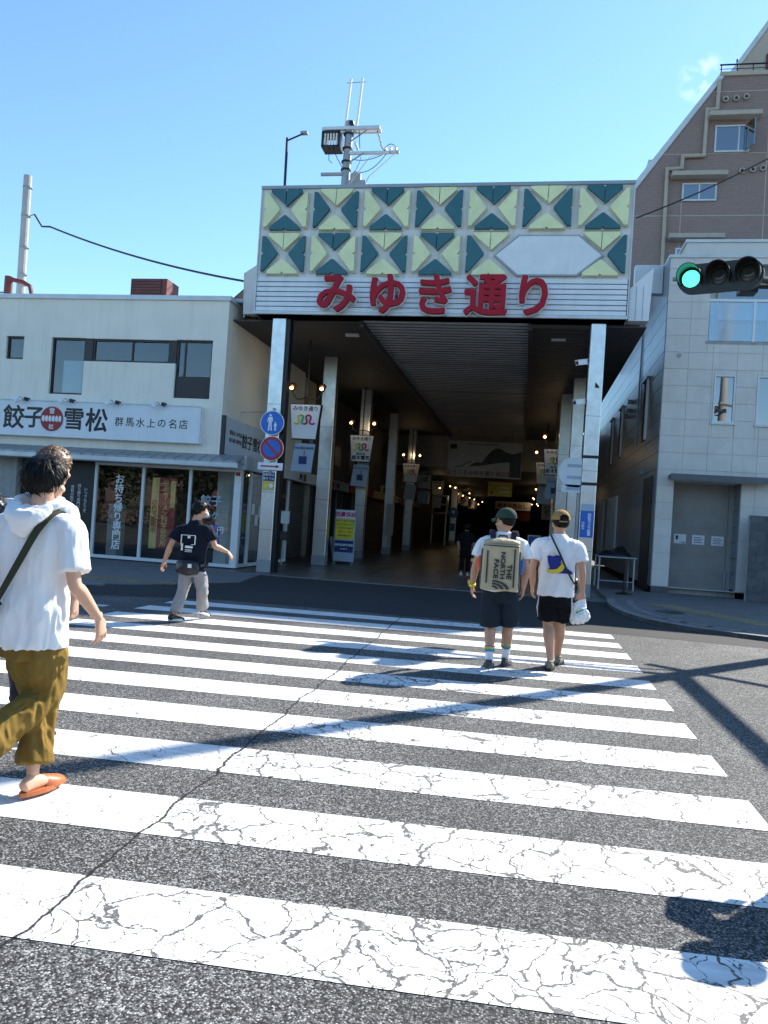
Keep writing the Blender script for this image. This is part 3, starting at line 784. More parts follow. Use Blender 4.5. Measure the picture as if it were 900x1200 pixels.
B(-8.42, -8.3, 23.3, 94.3, 0, 6.95).build('added_side_wall', M['dark'], ar)  # added sheet that stops daylight leaking in behind the left shops
B(3.3, 3.4, 40.6, 94.3, 0, 6.95).build('added_side_wall', M['dark'], ar)  # the same added light stop on the right side
# steel pillars
def pillar(x, y, w, d, h=6.5, mk=True):
    p = MB().bbox(x-w/2, x+w/2, y-d/2, y+d/2, .02, h, .012).build('pillar', M['steel'], ar)
    B(x-w/2-.004, x+w/2+.004, y-d/2-.004, y+d/2+.004, .015, .33).build('base_sleeve', M['grey'], p)
    for z in ((1.1, 2.05, 3.0, 4.3) if mk else ()): B(x-w/2-.002, x+w/2+.002, y-d/2-.002, y+d/2+.002, z, z+.008).build('pillar_seam', M['blackm'], p)
    return p
pf = pillar(-6.47, 18.95, .36, .36); B(-6.285, -6.19, 18.83, 19.1, 0.02, 6.5).build('pillar_cover', M['blackm'], pf)
pillar(-6.22, 23.3, .42, .36); pillar(-6.25, 29.0, .40, .36); pillar(-6.2, 35, .4, .36); pillar(-6.2, 41, .4, .36); pillar(-5.7, 62.0, .5, .4, 4.7)
pr = pillar(1.42, 18.95, .34, .36)
B(1.24, 1.60, 18.755, 18.77, 3.30, 3.37).build('pillar_band', M['blackm'], pr); B(1.24, 1.60, 18.755, 18.77, 2.66, 2.73).build('pillar_band', M['blackm'], pr)
pillar(1.45, 25.5, .38, .36); pillar(1.2, 28.5, .40, .4); pillar(1.5, 36, .42, .36); pillar(1.5, 43, .42, .36)

# ---------------------------------------------------------------- signs and cameras on the pillars
ts = thing('traffic_sign', (-6.45,18.6,3.4), 'blue round pedestrians only sign uppermost on the left front pillar', 'road sign')
MB().disc((-6.45,18.70,3.81), .315, (0,-1,0), .02, 32).build('rim', M['signwhite'], ts)
MB().disc((-6.45,18.678,3.81), .295, (0,-1,0), .006, 32).build('face', M['blue'], ts)
def figure(cx, cz, h, name):
    mb = MB(); y = 18.67
    mb.disc((cx,y,cz+h*.43), h*.075, (0,-1,0), .004, 12)
    def poly(pts): mb.prism([(cx+a*h,y,cz+b*h) for a,b in pts][::-1], (0,-.004,0))
    poly([(-.13,.33),(.13,.33),(.17,.05),(.12,.05),(.09,.2),(.09,-.02),(-.09,-.02),(-.09,.2),(-.14,.02),(-.19,.04)])
    poly([(-.09,-.02),(-.005,-.02),(-.03,-.5),(-.12,-.5)]); poly([(.005,-.02),(.09,-.02),(.13,-.48),(.05,-.5)])
    mb.build(name, M['signwhite'], ts)
figure(-6.50, 3.82, .42, 'adult_figure'); figure(-6.36, 3.72, .22, 'child_figure')
MB().tube([(-6.45,18.74,4.2),(-6.45,18.74,2.5)], .03, 8).build('sign_post', M['grey'], ts)
tn = thing('no_parking_sign', (-6.42,18.6,3.1), 'red ringed blue no parking sign on the left front pillar', 'road sign')
MB().disc((-6.42,18.70,3.16), .315, (0,-1,0), .02, 32).build('rim', M['signwhite'], tn)
MB().disc((-6.42,18.678,3.16), .30, (0,-1,0), .005, 32).build('red_ring', M['redsign'], tn)
MB().disc((-6.42,18.672,3.16), .225, (0,-1,0), .005, 32).build('blue_face', M['blue'], tn)
dg_ = Vector((.707,0,-.707)); dn = Vector((.707,0,.707)); c_ = Vector((-6.42,18.666,3.16))
MB().prism([c_-dg_*.225-dn*.03, c_+dg_*.225-dn*.03, c_+dg_*.225+dn*.03, c_-dg_*.225+dn*.03], (0,-.004,0)).build('red_bar', M['redsign'], tn)
ta = thing('arrow_plate', (-6.44,18.6,2.7), 'white plate with a red arrow under the no parking sign', 'road sign')
MB().bbox(-6.76,-6.10,18.68,18.70,2.61,2.80,.006).build('plate', M['signwhite'], ta)
mb = MB().box(-6.68,-6.26,18.674,18.68,2.69,2.725); mb.prism([(-6.27,18.68,2.75),(-6.27,18.68,2.665),(-6.18,18.68,2.707)], (0,-.006,0)); mb.build('red_arrow', M['redsign'], ta)
po = thing('pillar_poster', (-6.47,18.76,2.3), 'small orange and violet poster stuck on the left front pillar', 'poster')
B(-6.62,-6.32,18.755,18.765,2.10,2.56).build('poster_sheet', M['gold'], po)
B(-6.62,-6.32,18.748,18.754,2.34,2.555).build('violet_top', M['navysign'], po)
text('poster_lettering','自転車は',(-6.47,18.746,2.50),.075,M['signwhite'],po,bold=.01); text('poster_lettering','降りてね',(-6.47,18.746,2.40),.075,M['signwhite'],po,bold=.01)
MB().disc((-6.53,18.75,2.22),.06,(0,-1,0),.004,14).build('round_mark', M['yel2'], po); MB().disc((-6.40,18.75,2.22),.055,(0,-1,0),.004,14).build('round_mark', M['offwhite'], po)
bs = thing('camera_notice', (1.42,18.75,1.8), 'blue vertical security camera notice on the right front pillar', 'notice')
B(1.265,1.575,18.752,18.766,1.43,2.05).build('board', M['blue'], bs)
B(1.265,1.575,18.752,18.766,2.055,2.22).build('pale_strip', M['ltblue'], bs)
text('notice_lettering','防犯カメラ設置',(1.475,18.750,1.74),.082,M['signwhite'],bs,bold=.03,vertical=True)
text('notice_lettering','作動中',(1.335,18.750,1.70),.07,M['signwhite'],bs,bold=.015,vertical=True)
def cctv(x, z, lab):
    t = thing('security_camera', (1.25,18.95,z), lab, 'camera', 'cameras on the right pillar')
    MB().tube([(1.25,18.9,z-.02),(1.16,18.8,z+.0)], .02, 8).build('arm', M['offwhite'], t)
    ax = Vector((-.75,-.60,-.22)).normalized(); ay = Vector((0,0,1)).cross(ax).normalized(); az = ax.cross(ay)
    MB().obox((1.08,18.76,z), ax, ay, az, .14, .055, .055).build('housing', M['offwhite'], t)
    MB().obox(Vector((1.08,18.76,z))+az*.062, ax, ay, az, .16, .065, .008).build('hood', M['offwhite'], t)
    MB().lathe(Vector((1.08,18.76,z))+ax*.14, [(.04,0),(.04,.01),(.0,.01)], 12, ax).build('lens', M['black'], t)
cctv(0, 5.56, 'upper white security camera on the right front pillar'); cctv(0, 4.62, 'lower white security camera on the right front pillar')
sp = thing('loudspeaker_bracket', (1.45,18.7,5.05), 'tiny dark horn bracket high on the right front pillar', 'bracket')
MB().prism([(1.42,18.77,5.10),(1.42,18.77,4.98),(1.52,18.77,4.98)], (0,-.06,0)).build('bracket_plate', M['blackm'], sp)
rs = thing('round_sign', (1.1,20.5,2.6), 'large white round sign with small plate beside the right pillar', 'sign')
MB().disc((1.16,20.5,3.08),.40,(0,-1,0),.04,32).build('disc_face', M['whitebd'], rs)
B(.86,1.45,20.46,20.50,2.56,2.76).build('plate', M['whitebd'], rs)
for z in (3.25,2.95,2.66): B(.98,1.34,20.452,20.459,z-.04,z+.04).build('faded_print', M['ltblue'], rs)
MB().tube([(1.30,20.53,3.4),(1.30,20.53,.02)], .04, 8).build('post', M['grey'], rs)

# ---------------------------------------------------------------- hanging lanterns with paired lamps
def lantern(x, y, lab, sc_=1.0, lines=2, flag=True, detail=True, z=4.17):
    t = thing('hanging_lantern', (x, y, z), lab, 'lantern', 'shop lanterns hung along the arcade')
    w, h = .44*sc_, .48*sc_
    box = [(x-w,y,z+h),(x-w*.78,y,z-h),(x+w*.78,y,z-h),(x+w,y,z+h)]
    MB().prism([(px+ (x-px)*-.05, py+.02, z+(pz-z)*1.05) for px,py,pz in box], (0,.16,0)).build('lantern_box', M['blackm'], t)
    MB().prism(box, (0,.02,0)).build('lantern_face', M['lanternface'], t)
    text('lantern_lettering', 'みゆき通り', (x,y-.003,z+h*.78), .15*sc_, M['navysign'], t, bold=.015)
    cols = [M['yel2'], M['green'], M['redsign'], M['mag']]
    # ribbon emblem: four linked loops
    for k,(t0,t1) in enumerate(((-1.25,.06),(0,1.06),(1.0,2.06),(2.0,3.25))):
        pts = []
        for q in range(13):
            tt = PI*(t0+(t1-t0)*q/12)
            pts.append((x+sc_*(.036*(tt-PI)+.040*math.sin(2*tt)), y-.012-.002*k, z+sc_*(.06+.125*math.cos(tt))))
        MB().tube(pts, .026*sc_, 6).build('emblem_loop', cols[k], t)
    if lines == 2:
        text('lantern_lettering', '商店会', (x,y-.003,z-h*.42), .12*sc_, M['inkblack'], t, bold=.015)
        text('lantern_lettering', '栃木電気', (x,y-.003,z-h*.72), .17*sc_, M['inkblack'], t, bold=.03)
    # pole above and two lamps on curled arms
    MB().tube([(x,y+.1,z+h),(x,y+.1,6.5)], .025, 6).build('hanger', M['blackm'], t)
    for sx in (-1, 1):
        a = MB().tube([(x,y+.1,z+h+.22)] + [(x+sx*(.18+.24*i/5), y+.1, z+h+.18-.04*math.sin(i/5*PI)+.16*(i/5)**2) for i in range(6)] + [(x+sx*.44,y+.1,z+h+.40)], .017, 6).build('lamp_arm', M['blackm'], t)
        MB().lathe((x+sx*.44,y+.1,z+h+.38), [(.03,0),(.05,.02),(.085,.10),(.11,.16),(.12,.17),(.05,.24),(.0,.25)], 12).build('lamp_shade', M['copper'], a)
        MB().lathe((x+sx*.44,y-.02,z+h+.46), [(.0,-.05),(.045,-.03),(.055,.0),(.045,.03),(.0,.05)], 10).build('bulb', M['lampwarm'], a)
    glow((x,y-.25,z+h+.50), 3.0, t)
    if flag:
        fz = z-h-.12
        fl = MB().prism([(x-.26,y+.08,fz),(x-.33,y+.02,fz-.80),(x+.28,y+.0,fz-.83),(x+.34,y+.06,fz-.02)], (0,.02,0)).build('hanging_flag', M['ltblue'], t)
        if detail:
            text('flag_lettering','みゆき通り商店街',(x+.02,y+.02,fz-.14),.075,M['navysign'],t)
            B(x-.10,x+.13,y+.005,y+.012,fz-.60,fz-.38).build('flag_print', M['navysign'], t)
            MB().tube([(x+.05,y+.0,fz-.36),(x+.05,y+.0,fz-.22)], .012, 5).build('flag_print', M['navysign'], t)
    return t
l1 = lantern(-6.30,21.0,'white lantern sign nearest the gate beside the left pillars, two lit lamps above', lines=0)
lantern(-6.20,28.2,'white lantern sign second from the gate on the left side')
lantern(-6.15,40.6,'white lantern sign third from the gate on the left side', detail=False, lines=0)
lantern(-6.2,46.6,'white lantern sign fourth from the gate on the left side', detail=False, lines=0, z=4.15)
lantern(-6.2,54.0,'white lantern sign farthest back on the left in front of the white shelf', detail=False, lines=0, z=4.1)
lantern(.97,30.0,'white lantern sign hanging on the right side beside the two steel pillars')
lantern(.75,36.0,'white lantern sign half hidden behind the nearer right hand one', detail=False, lines=0)
# rows of small lamps going back
for k in range(12):
    for x in (-5.9+ (k % 2)*.7,):
        y = 50+k*3.4
        t = MB().lathe((x+.3,y,3.9+ (k % 3)*.25), [(.0,-.045),(.04,-.025),(.05,0),(.04,.025),(0,.045)], 8).build('ceiling_lamp', M['lampwarm'])
        MB().tube([(x+.3,y,3.95+(k % 3)*.25),(x+.3,y,4.76)], .008, 4).build('cord', M['black'], None).parent = t
        D.objects[t.name].children[0].matrix_parent_inverse = Matrix.Identity(4)
        if k % 3 == 0: glow((x+.3,y-.1,3.7), 4, t)
        tag(t, 'small glowing lamp hanging far down the left side of the arcade', 'lamp', 'small lamps on the left far down the arcade')
for k in range(9):
    y = 42+k*4.5
    t = MB().lathe((1.0-(k % 2)*.5,y,3.75+(k % 3)*.22), [(.0,-.045),(.04,-.025),(.05,0),(.04,.025),(0,.045)], 8).build('ceiling_lamp', M['lampwarm'])
    MB().tube([(1.0-(k % 2)*.5,y,3.8+(k % 3)*.22),(1.0-(k % 2)*.5,y,4.76)], .008, 4).build('cord', M['black'], None).parent = t
    if k % 3 == 0: glow((1.0-(k % 2)*.5,y-.1,3.6), 4, t)
    tag(t, 'small glowing lamp hanging far down the right side of the arcade', 'lamp', 'small lamps on the right far down the arcade')
for k in range(6):
    x = -6.15; y = 64+k*4.2
    t = thing('small_lantern', (x+.45,y,3.9), 'tiny white lantern far down the left side of the arcade', 'lantern', 'tiny far lanterns on the left')
    MB().prism([(x+.1,y,4.35),(x+.18,y,3.45),(x+.75,y,3.45),(x+.83,y,4.35)], (0,.1,0)).build('lantern_face', M['lanternface'], t)
    MB().box(x+.3,x+.6,y-.012,y,3.8,4.1).build('emblem', M['mag'], t)
    MB().tube([(x+.46,y+.05,4.35),(x+.46,y+.05,4.75)], .02, 5).build('hanger', M['blackm'], t)

# banners across the arcade
b1 = thing('mountain_banner', (-2.2,40,4), 'wide grey banner with a dark mountain drawing hung across the arcade', 'banner')
B(-4.16,-.36,39.98,40.0,4.08,5.93).build('cloth', M['banner'], b1)
ridge = [(-3.05,4.62),(-2.9,4.75),(-2.65,4.86),(-2.4,4.84),(-2.2,5.15),(-1.9,5.5),(-1.7,5.62),(-1.45,5.6),(-1.2,5.45),(-.9,5.36),(-.62,5.40),(-.40,5.5),(-.40,4.98),(-.9,4.93),(-1.6,4.86),(-2.1,4.75),(-2.5,4.68)]
MB().prism([(x,39.98,z) for x,z in ridge], (0,-.008,0)).build('mountain_print', M['blackm'], b1)
MB().prism([(-.98,39.98,5.0),(-.40,39.98,5.05),(-.40,39.98,4.15),(-.95,39.98,4.15)], (0,-.01,0)).build('forest_print', M['blackm'], b1)
MB().tube([(-3.8,39.975,4.55),(-3.4,39.975,4.62),(-3.0,39.975,4.9),(-2.9,39.975,4.85)], .02, 5).build('ridge_line', M['blackm'], b1)
B(-4.05,-3.72,39.97,39.98,5.5,5.75).build('corner_print', M['blackm'], b1)
text('banner_lettering','男体山と巴波川の流れる蔵の街へ',(-2.3,39.97,5.78),.11,M['blackm'],b1)
text('banner_lettering','ようこそみゆき通り商店街',(-2.5,39.97,4.30),.28,M['darkred'],b1,bold=.01)
MB().tube([(-4.2,40,5.97),(-.3,40,5.97)], .03, 6).build('rod', M['grey'], b1)
for x in (-3.6,-.9): MB().tube([(x,40,5.97),(x,40,6.6)], .012, 5).build('wire', M['blackm'], b1)
b2 = thing('yellow_banner', (-1.5,44.5,3.4), 'small dull yellow green banner hung below the mountain banner', 'banner')
B(-2.22,-.86,44.5,44.53,3.35,4.18).build('cloth', M['lemon'], b2)
for i,(a,b_,z) in enumerate(((-2.1,-1.3,4.05),(-1.8,-1.0,3.86),(-1.6,-1.0,3.62))): B(a,b_,44.48,44.49,z-.035,z+.035).build('print_line', M['signwhite'], b2)
MB().disc((-2.0,44.495,3.55),.09,(0,-1,0),.006,12).build('fruit_print', M['redsign'], b2)
MB().tube([(-1.5,44.51,4.18),(-1.5,44.51,4.75)], .015, 5).build('wire', M['blackm'], b2)
b3 = thing('red_banner', (-1.3,56,2.8), 'dark red banner low down deep inside the arcade', 'banner')
B(-2.2,.3,56,56.03,2.9,3.5).build('cloth', M['banner'], b3); B(-2.0,.3,57.98,58.0,2.2,2.85).build('lower_cloth', M['darkred'], b3)
text('banner_lettering','歳末大売出し',(-1.0,55.99,3.2),.36,M['darkred'],b3,bold=.02)

# projecting shop boards along both sides
for i,(x,y,z,w,h,m_,tx,lab) in enumerate(((-6.9,32.0,3.3,.5,.9,'whitebd','靴','white projecting shop board with one dark character, left side behind the third pillar'),
    (-6.8,37.2,3.0,.55,.5,'gold','茶','ochre projecting shop board on the left past the fourth pillar'),
    (-6.7,43.5,2.9,.6,1.1,'redsign','呉服','red projecting shop board low on the left deep in the arcade'),
    (-6.6,49.5,3.2,.8,.8,'whitebd','薬局','white projecting pharmacy board on the left far down the arcade'),
    (1.95,33.0,3.2,.7,1.0,'ltblue','本','pale blue projecting board on the right behind the steel pillars'),
    (1.7,39.5,3.3,.8,1.3,'whitebd','カメラ','white projecting camera shop board on the right'),
    (1.6,46.5,3.0,.9,1.0,'beige','茶','beige projecting board on the right deep in the arcade'),
    (1.5,53.0,2.9,1.0,1.2,'whitebd','花','white projecting flower shop board far down the right side'))):
    t = thing('projecting_sign', (x,y,z), lab, 'shop sign', 'projecting shop boards inside the arcade')
    MB().bbox(x-w/2,x+w/2,y,y+.12,z-h/2,z+h/2,.01).build('board', M[m_], t)
    text('board_lettering', tx, (x,y-.004,z), min(w*.7,h*.8/len(tx)), M['inkblack'] if m_ not in ('redsign',) else M['signwhite'], t, bold=.02, vertical=True)
    MB().tube([(x,y+.06,z+h/2),(x,y+.06,4.7 if y > 43 else 6.4)], .02, 5).build('hanger', M['blackm'], t)
# ---------------------------------------------------------------- shops inside the arcade
def arcade_shop(side, y0, y1, lab, m, sgn, sgtxt, shut):
    x = -7.9 if side < 0 else 2.95
    d = -side
    fx = lambda a: x + d*a
    t = thing('arcade_shop', (x, (y0+y1)/2, 0), lab, 'shop')
    def bx(a, b, *r): lo, hi = sorted((fx(a), fx(b))); return B(lo, hi, *r)
    bx(-.3, 0, y0+.01, y1-.01, 3.05, 6.4 if y0 < 43 else 4.7).build('upper_wall', m, t)
    bx(.0, .34, y0+.15, y1-.15, 2.65, 3.02).build('sign_board', sgn, t)
    text('shop_lettering', sgtxt, (fx(.345), (y0+y1)/2, 2.83), .26, M['inkblack'] if sgn != M['darkred'] else M['signwhite'], t, ax=(0,-d,0) if side > 0 else (0,1,0), bold=.02)
    bx(-.3, 0, y0+.01, y0+.3, 0, 3.04).build('pier', m, t); bx(-.3, 0, y1-.3, y1-.01, 0, 3.04).build('pier', m, t)
    if shut:
        mb = MB()
        for i in range(26):
            z = .03+i*.1; lo, hi = sorted((fx(-.16), fx(-.10 - .02*(i % 2))))
            mb.box(lo, hi, y0+.31, y1-.31, z, z+.09)
        tag(mb.build('shutter', M['shutter'], t), kind='stuff')
    else:
        bx(-.2, -.16, y0+.31, y1-.31, 0, 2.64).build('dark_front', M['dark'], t)
        for yy in (y0+.4, (y0+y1)/2, y1-.4): bx(-.15, -.09, yy-.04, yy+.04, 0.03, 2.64).build('door_frame', M['grey'], t)
    for k in range(2):
        yy = y0 + (y1-y0)*(.25+.5*k)
        f = bx(.0, .03, yy-.5, yy+.5, 3.7, 4.5).build('window', M['darkfr'], t)
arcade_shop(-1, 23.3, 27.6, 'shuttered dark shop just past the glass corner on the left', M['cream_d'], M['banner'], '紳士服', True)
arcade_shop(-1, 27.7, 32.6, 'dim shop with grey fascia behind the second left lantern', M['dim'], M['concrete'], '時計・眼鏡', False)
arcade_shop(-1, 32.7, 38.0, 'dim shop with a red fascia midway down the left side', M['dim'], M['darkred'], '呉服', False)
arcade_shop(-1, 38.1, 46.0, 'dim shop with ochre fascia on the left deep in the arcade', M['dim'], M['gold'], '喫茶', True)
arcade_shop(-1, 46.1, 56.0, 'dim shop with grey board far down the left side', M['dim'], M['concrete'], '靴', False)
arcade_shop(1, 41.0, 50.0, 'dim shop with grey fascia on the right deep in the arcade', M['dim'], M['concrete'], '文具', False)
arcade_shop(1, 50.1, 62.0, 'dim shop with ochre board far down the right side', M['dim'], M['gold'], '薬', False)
# things standing inside
ya = thing('standing_board', (-5.72,24.4,.02), 'tall yellow and navy advertising board standing by the second left pillar', 'sign board')
MB().bbox(-6.06,-5.38,24.36,24.44,.12,1.80,.01).build('board', M['ltblue'], ya)
B(-6.03,-5.41,24.352,24.36,.85,1.50).build('yellow_panel', M['yel2'], ya)
B(-6.03,-5.41,24.352,24.36,1.52,1.77).build('pink_panel', M['whitebd'], ya)
B(-6.03,-5.41,24.352,24.36,.42,.80).build('navy_panel', M['navysign'], ya)
text('board_lettering','成績保証',(-5.72,24.35,1.65),.175,M['mag'],ya,bold=.03)
for i,(m_,s_) in enumerate((('地域で一番わかる授業','navysign'),('英語数学国語理科社会','green'),('小学生中学生高校生','navysign'),('定期テスト対策','redsign'),('無料体験受付中','navysign'))):
    text('board_lettering',m_,(-5.72,24.35,1.44-i*.118),.062,M[s_],ya,bold=.012)
text('board_lettering','個別指導学習塾',(-5.72,24.35,.66),.088,M['signwhite'],ya,bold=.02); text('board_lettering','生徒募集中',(-5.72,24.35,.53),.05,M['signwhite'],ya)
for x in (-6.02,-5.42):
    B(x-.02,x+.02,24.2,24.6,.02,.06).build('foot', M['grey'], ya); B(x-.02,x+.02,24.38,24.42,.06,.12).build('leg', M['grey'], ya)
for i,(x,y,z0,z1,lab,mm) in enumerate(((-6.55,21.9,1.25,1.62,'small pale notice board on the wall edge beside the second pillar','whitebd'),)):
    nb = thing('notice_board', (x-.5,y,z0), lab, 'notice board'); B(x-.62,x-.30,y,y+.05,z0,z1).build('board', M[mm], nb); B(x-.6,x-.34,y,y+.05,.75,1.02).build('lower_board', M['dim'], nb); MB().tube([(x-.46,y+.03,.02),(x-.46,y+.03,1.3)],.02,6).build('post', M['grey'], nb)
sh = thing('display_shelf', (-5.9,58,0), 'white display stand with dark square openings deep on the left', 'shelf')
ring(-6.9,-5.75,2.35,3.75,57.2,57.9,.12).build('upper_frame', M['whitebd'], sh); B(-6.78,-5.87,57.2,57.9,3.0,3.12).build('shelf_board', M['whitebd'], sh)
B(-6.78,-5.87,57.6,57.7,2.47,3.63).build('back_panel', M['dark'], sh)
for x in (-6.85,-5.82): B(x-.05,x+.05,57.3,57.4,.02,2.35).build('post', M['alu'], sh)
MB().lathe((-6.3,57.35,3.12), [(.18,0),(.2,.2),(.12,.3),(0,.36)], 10).build('pot', M['blackm'], sh)
bl = thing('blue_round_sign', (-5.55,61.5,2.5), 'small blue round pedestrian sign on the pale far pillar', 'road sign')
MB().disc((-5.70,61.75,2.55),.42,(0,-1,0),.04,20).build('face', M['blue'], bl); MB().disc((-5.70,61.70,2.62),.12,(0,-1,0),.02,10).build('figure_mark', M['signwhite'], bl); B(-5.88,-5.52,61.7,61.75,1.1,1.7).build('lower_plate', M['blue'], bl)
bn2 = thing('blue_tub_sign', (.33,30,0), 'small blue white and yellow standing sign near the right lantern', 'sign board')
MB().bbox(.12,.62,29.8,29.9,.35,1.35,.02).build('board', M['whitebd'], bn2); B(.16,.58,29.79,29.80,.9,1.3).build('blue_top', M['blue'], bn2); B(.16,.58,29.79,29.80,.4,.65).build('yellow_base', M['yel2'], bn2); B(.2,.54,29.75,30.0,.02,.35).build('foot', M['blackm'], bn2)
MB().disc((.37,29.79,.75),.10,(0,-1,0),.01,12).build('round_mark', M['yel2'], bn2)
for i,(x,y,lab) in enumerate(((-6.9,26.2,'small folded dark A board leaning outside the shuttered shop'),(-5.1,33.5,'narrow beige sign standing midway down the left side'))):
    a = thing('a_board', (x,y,.02), lab, 'sign board')
    if i == 0:
        MB().obox((x+.4,y,.45), Vector((.98,0,.2)), Vector((0,1,0)), Vector((-.2,0,.98)), .03,.28,.42).build('front_board', M['grey'], a); MB().obox((x+.55,y,.45), Vector((.98,0,-.2)), Vector((0,1,0)), Vector((.2,0,.98)), .02,.28,.42).build('rear_board', M['blackm'], a)
    else:
        MB().bbox(x-.95,x-.6,y,y+.1,.9,2.3,.01).build('board', M['beige'], a); MB().tube([(x-.78,y+.05,.02),(x-.78,y+.05,.9)],.03,6).build('post', M['grey'], a)

# ================================================================ RIGHT BUILDING, pale panels
RY = 21.8
rb = thing('corner_building', (6.5,24,0), 'pale panelled three storey corner building with glass balcony and taped up doorway', 'building')
RX0, RX1, RT = 3.42, 13.0, 9.12
rh = [(4.72,5.27,4.70,5.98),(5.80,6.36,4.68,5.98),(4.50,7.6,6.88,8.95),(3.86,5.56,.24,3.10),(8.4,9.0,4.7,5.98)]
mb = wall_front(MB(), RX0, RX1, .22, RT, RY, .24, rh)
mb.box(RX0, RX0+.22, RY+.24, 40.5, .22, RT)
mb.box(RX1-.2, RX1, RY+.24, 40.5, 0, RT); mb.box(RX0+.22, RX1-.2, 40.3, 40.5, 0, RT)
mb.build('wall_core', M['joint'], rb)
# front panels, cut round the openings
cells = []; pw, ph = .62, .452
for j in range(20):
    z0 = .24+j*ph; z1 = min(z0+ph, RT)
    for i in range(16):
        x0 = RX0+i*pw; x1 = min(x0+pw, RX1)
        if x1-x0 > .05 and z1-z0 > .05: cells.append((x0, x1, z0, z1))
for h in rh: cells = subtract(cells, h)
rng = random.Random(3)
for (a, b_, c0, d) in cells:
    if b_-a < .03 or d-c0 < .03: continue
    p = .022+rng.uniform(0,.003)
    MB().bbox(a+.003, b_-.003, RY-p*.6, RY-.002, c0+.003, d-.003, .003).build('wall_panel', M['tilewall'], rb)
# side panels on the passage face, long courses
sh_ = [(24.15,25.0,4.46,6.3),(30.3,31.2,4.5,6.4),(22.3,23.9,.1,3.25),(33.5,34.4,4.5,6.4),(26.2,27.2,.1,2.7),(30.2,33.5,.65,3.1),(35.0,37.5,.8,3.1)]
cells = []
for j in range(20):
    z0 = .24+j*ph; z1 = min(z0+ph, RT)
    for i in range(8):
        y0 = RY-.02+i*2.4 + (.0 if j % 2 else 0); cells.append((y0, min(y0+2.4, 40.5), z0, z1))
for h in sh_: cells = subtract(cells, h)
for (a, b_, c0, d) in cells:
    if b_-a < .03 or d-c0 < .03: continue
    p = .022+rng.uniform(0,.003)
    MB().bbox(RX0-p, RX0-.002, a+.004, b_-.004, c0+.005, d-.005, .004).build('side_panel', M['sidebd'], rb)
B(RX0-.03, RX1+.03, RY-.05, RY+.3, RT, RT+.08).build('parapet_cap', M['lgrey'], rb)
B(RX0-.03, RX0+.3, RY+.3, 40.5, RT, RT+.08).build('parapet_cap', M['lgrey'], rb)
B(RX0+.3, RX1, RY+.3, 40.3, 8.98, 9.06).build('roof', M['concrete'], rb)
MB().box(4.05, RX1, 23.0, 40, 9.07, 9.98).build('roof_storey', M['tilewall'], rb)
B(4.0, RX1+.02, 22.95, 40, 9.98, 10.06).build('storey_cap', M['lgrey'], rb)
B(RX0-.004, 3.86, RY-.03, RY-.001, .03, .235).build('plinth', M['block'], rb)
B(2.62, 3.38, 22.6, 22.9, 8.4, 9.2).build('side_screen', M['lgrey'], rb)
def rwindow(x0, x1, z0, z1, curt=True):
    f = window(rb, x0, x1, z0, z1, RY-.03, M['whitefr'], M['blueglass'], w=.04, dep=.12)
    B(x0+.02, x1-.02, RY+.18, RY+.2, z0+.02, z1-.02).build('curtain', M['dim'], f)
    B(x0-.03, x1+.03, RY-.07, RY+.0, z0-.05, z0+.0).build('sill', M['lgrey'], f)
rwindow(4.72,5.27,4.70,5.98); rwindow(5.80,6.36,4.68,5.98); rwindow(8.4,9.0,4.7,5.98)
# balcony
B(4.50,7.6,22.9,23.0,6.88,8.95).build('balcony_wall', M['whitebd'], rb)
B(4.44,7.6,RY-.02,22.9,6.80,6.878).build('balcony_floor', M['concrete'], rb)
B(4.50,7.6,RY+.25,22.9,8.95,9.0).build('balcony_ceiling', M['whitebd'], rb)
for x0, x1 in ((4.52,5.62),(5.66,6.60),(6.64,7.58)): B(x0,x1,RY+.02,RY+.03,6.90,7.95).build('balcony_glass', M['balc'], rb)
B(4.50,7.6,RY-.01,RY+.06,7.95,8.02).build('handrail', M['alu'], rb)
for x in (5.64,6.62): B(x-.03,x+.03,RY+.0,RY+.05,6.88,7.95).build('rail_post', M['alu'], rb)
f = ring(4.9,6.3,6.9,8.8,22.82,22.9,.06).build('balcony_door', M['whitefr'], rb); B(4.96,6.24,22.85,22.86,6.96,8.74).build('pane', M['blueglass'], f)
B(5.1,5.9,22.4,22.7,6.9,7.5).build('air_conditioner', M['offwhite'], rb)
B(6.6,7.3,22.80,22.88,6.9,8.7).build('dark_door', M['maroon'], rb)
# taped up doorway
B(3.84,5.6,22.5,22.6,.0,3.2).build('recess_wall', M['recess'], rb)
for k in range(7): B(3.9+.0,5.42,22.488,22.499,.30+k*.40,.69+k*.40).build('recess_panel', M['recess'], rb)
for k in range(7): B(5.545,5.56,RY+.02,22.48,.28+k*.42,.685+k*.42).build('jamb_panel', M['sidebd'], rb)
B(5.43,5.55,22.40,22.50,.0,3.1).build('jamb_strip', M['recess'], rb)
B(3.84,5.6,RY+.25,22.6,3.10,3.16).build('recess_ceiling', M['whitebd'], rb)
B(3.84,5.6,22.0,22.5,.06,.2).build('door_step', M['concrete'], rb)
MB().tube([(5.42,22.4,.08),(5.42,22.4,.75)], .03, 8).build('pipe', M['grey'], rb)
B(3.70,6.3,21.28,RY-.024,3.13,3.24).build('awning', M['canopy'], rb)
B(3.68,6.32,21.24,21.282,3.09,3.25).build('awning_edge', M['canopy'], rb)
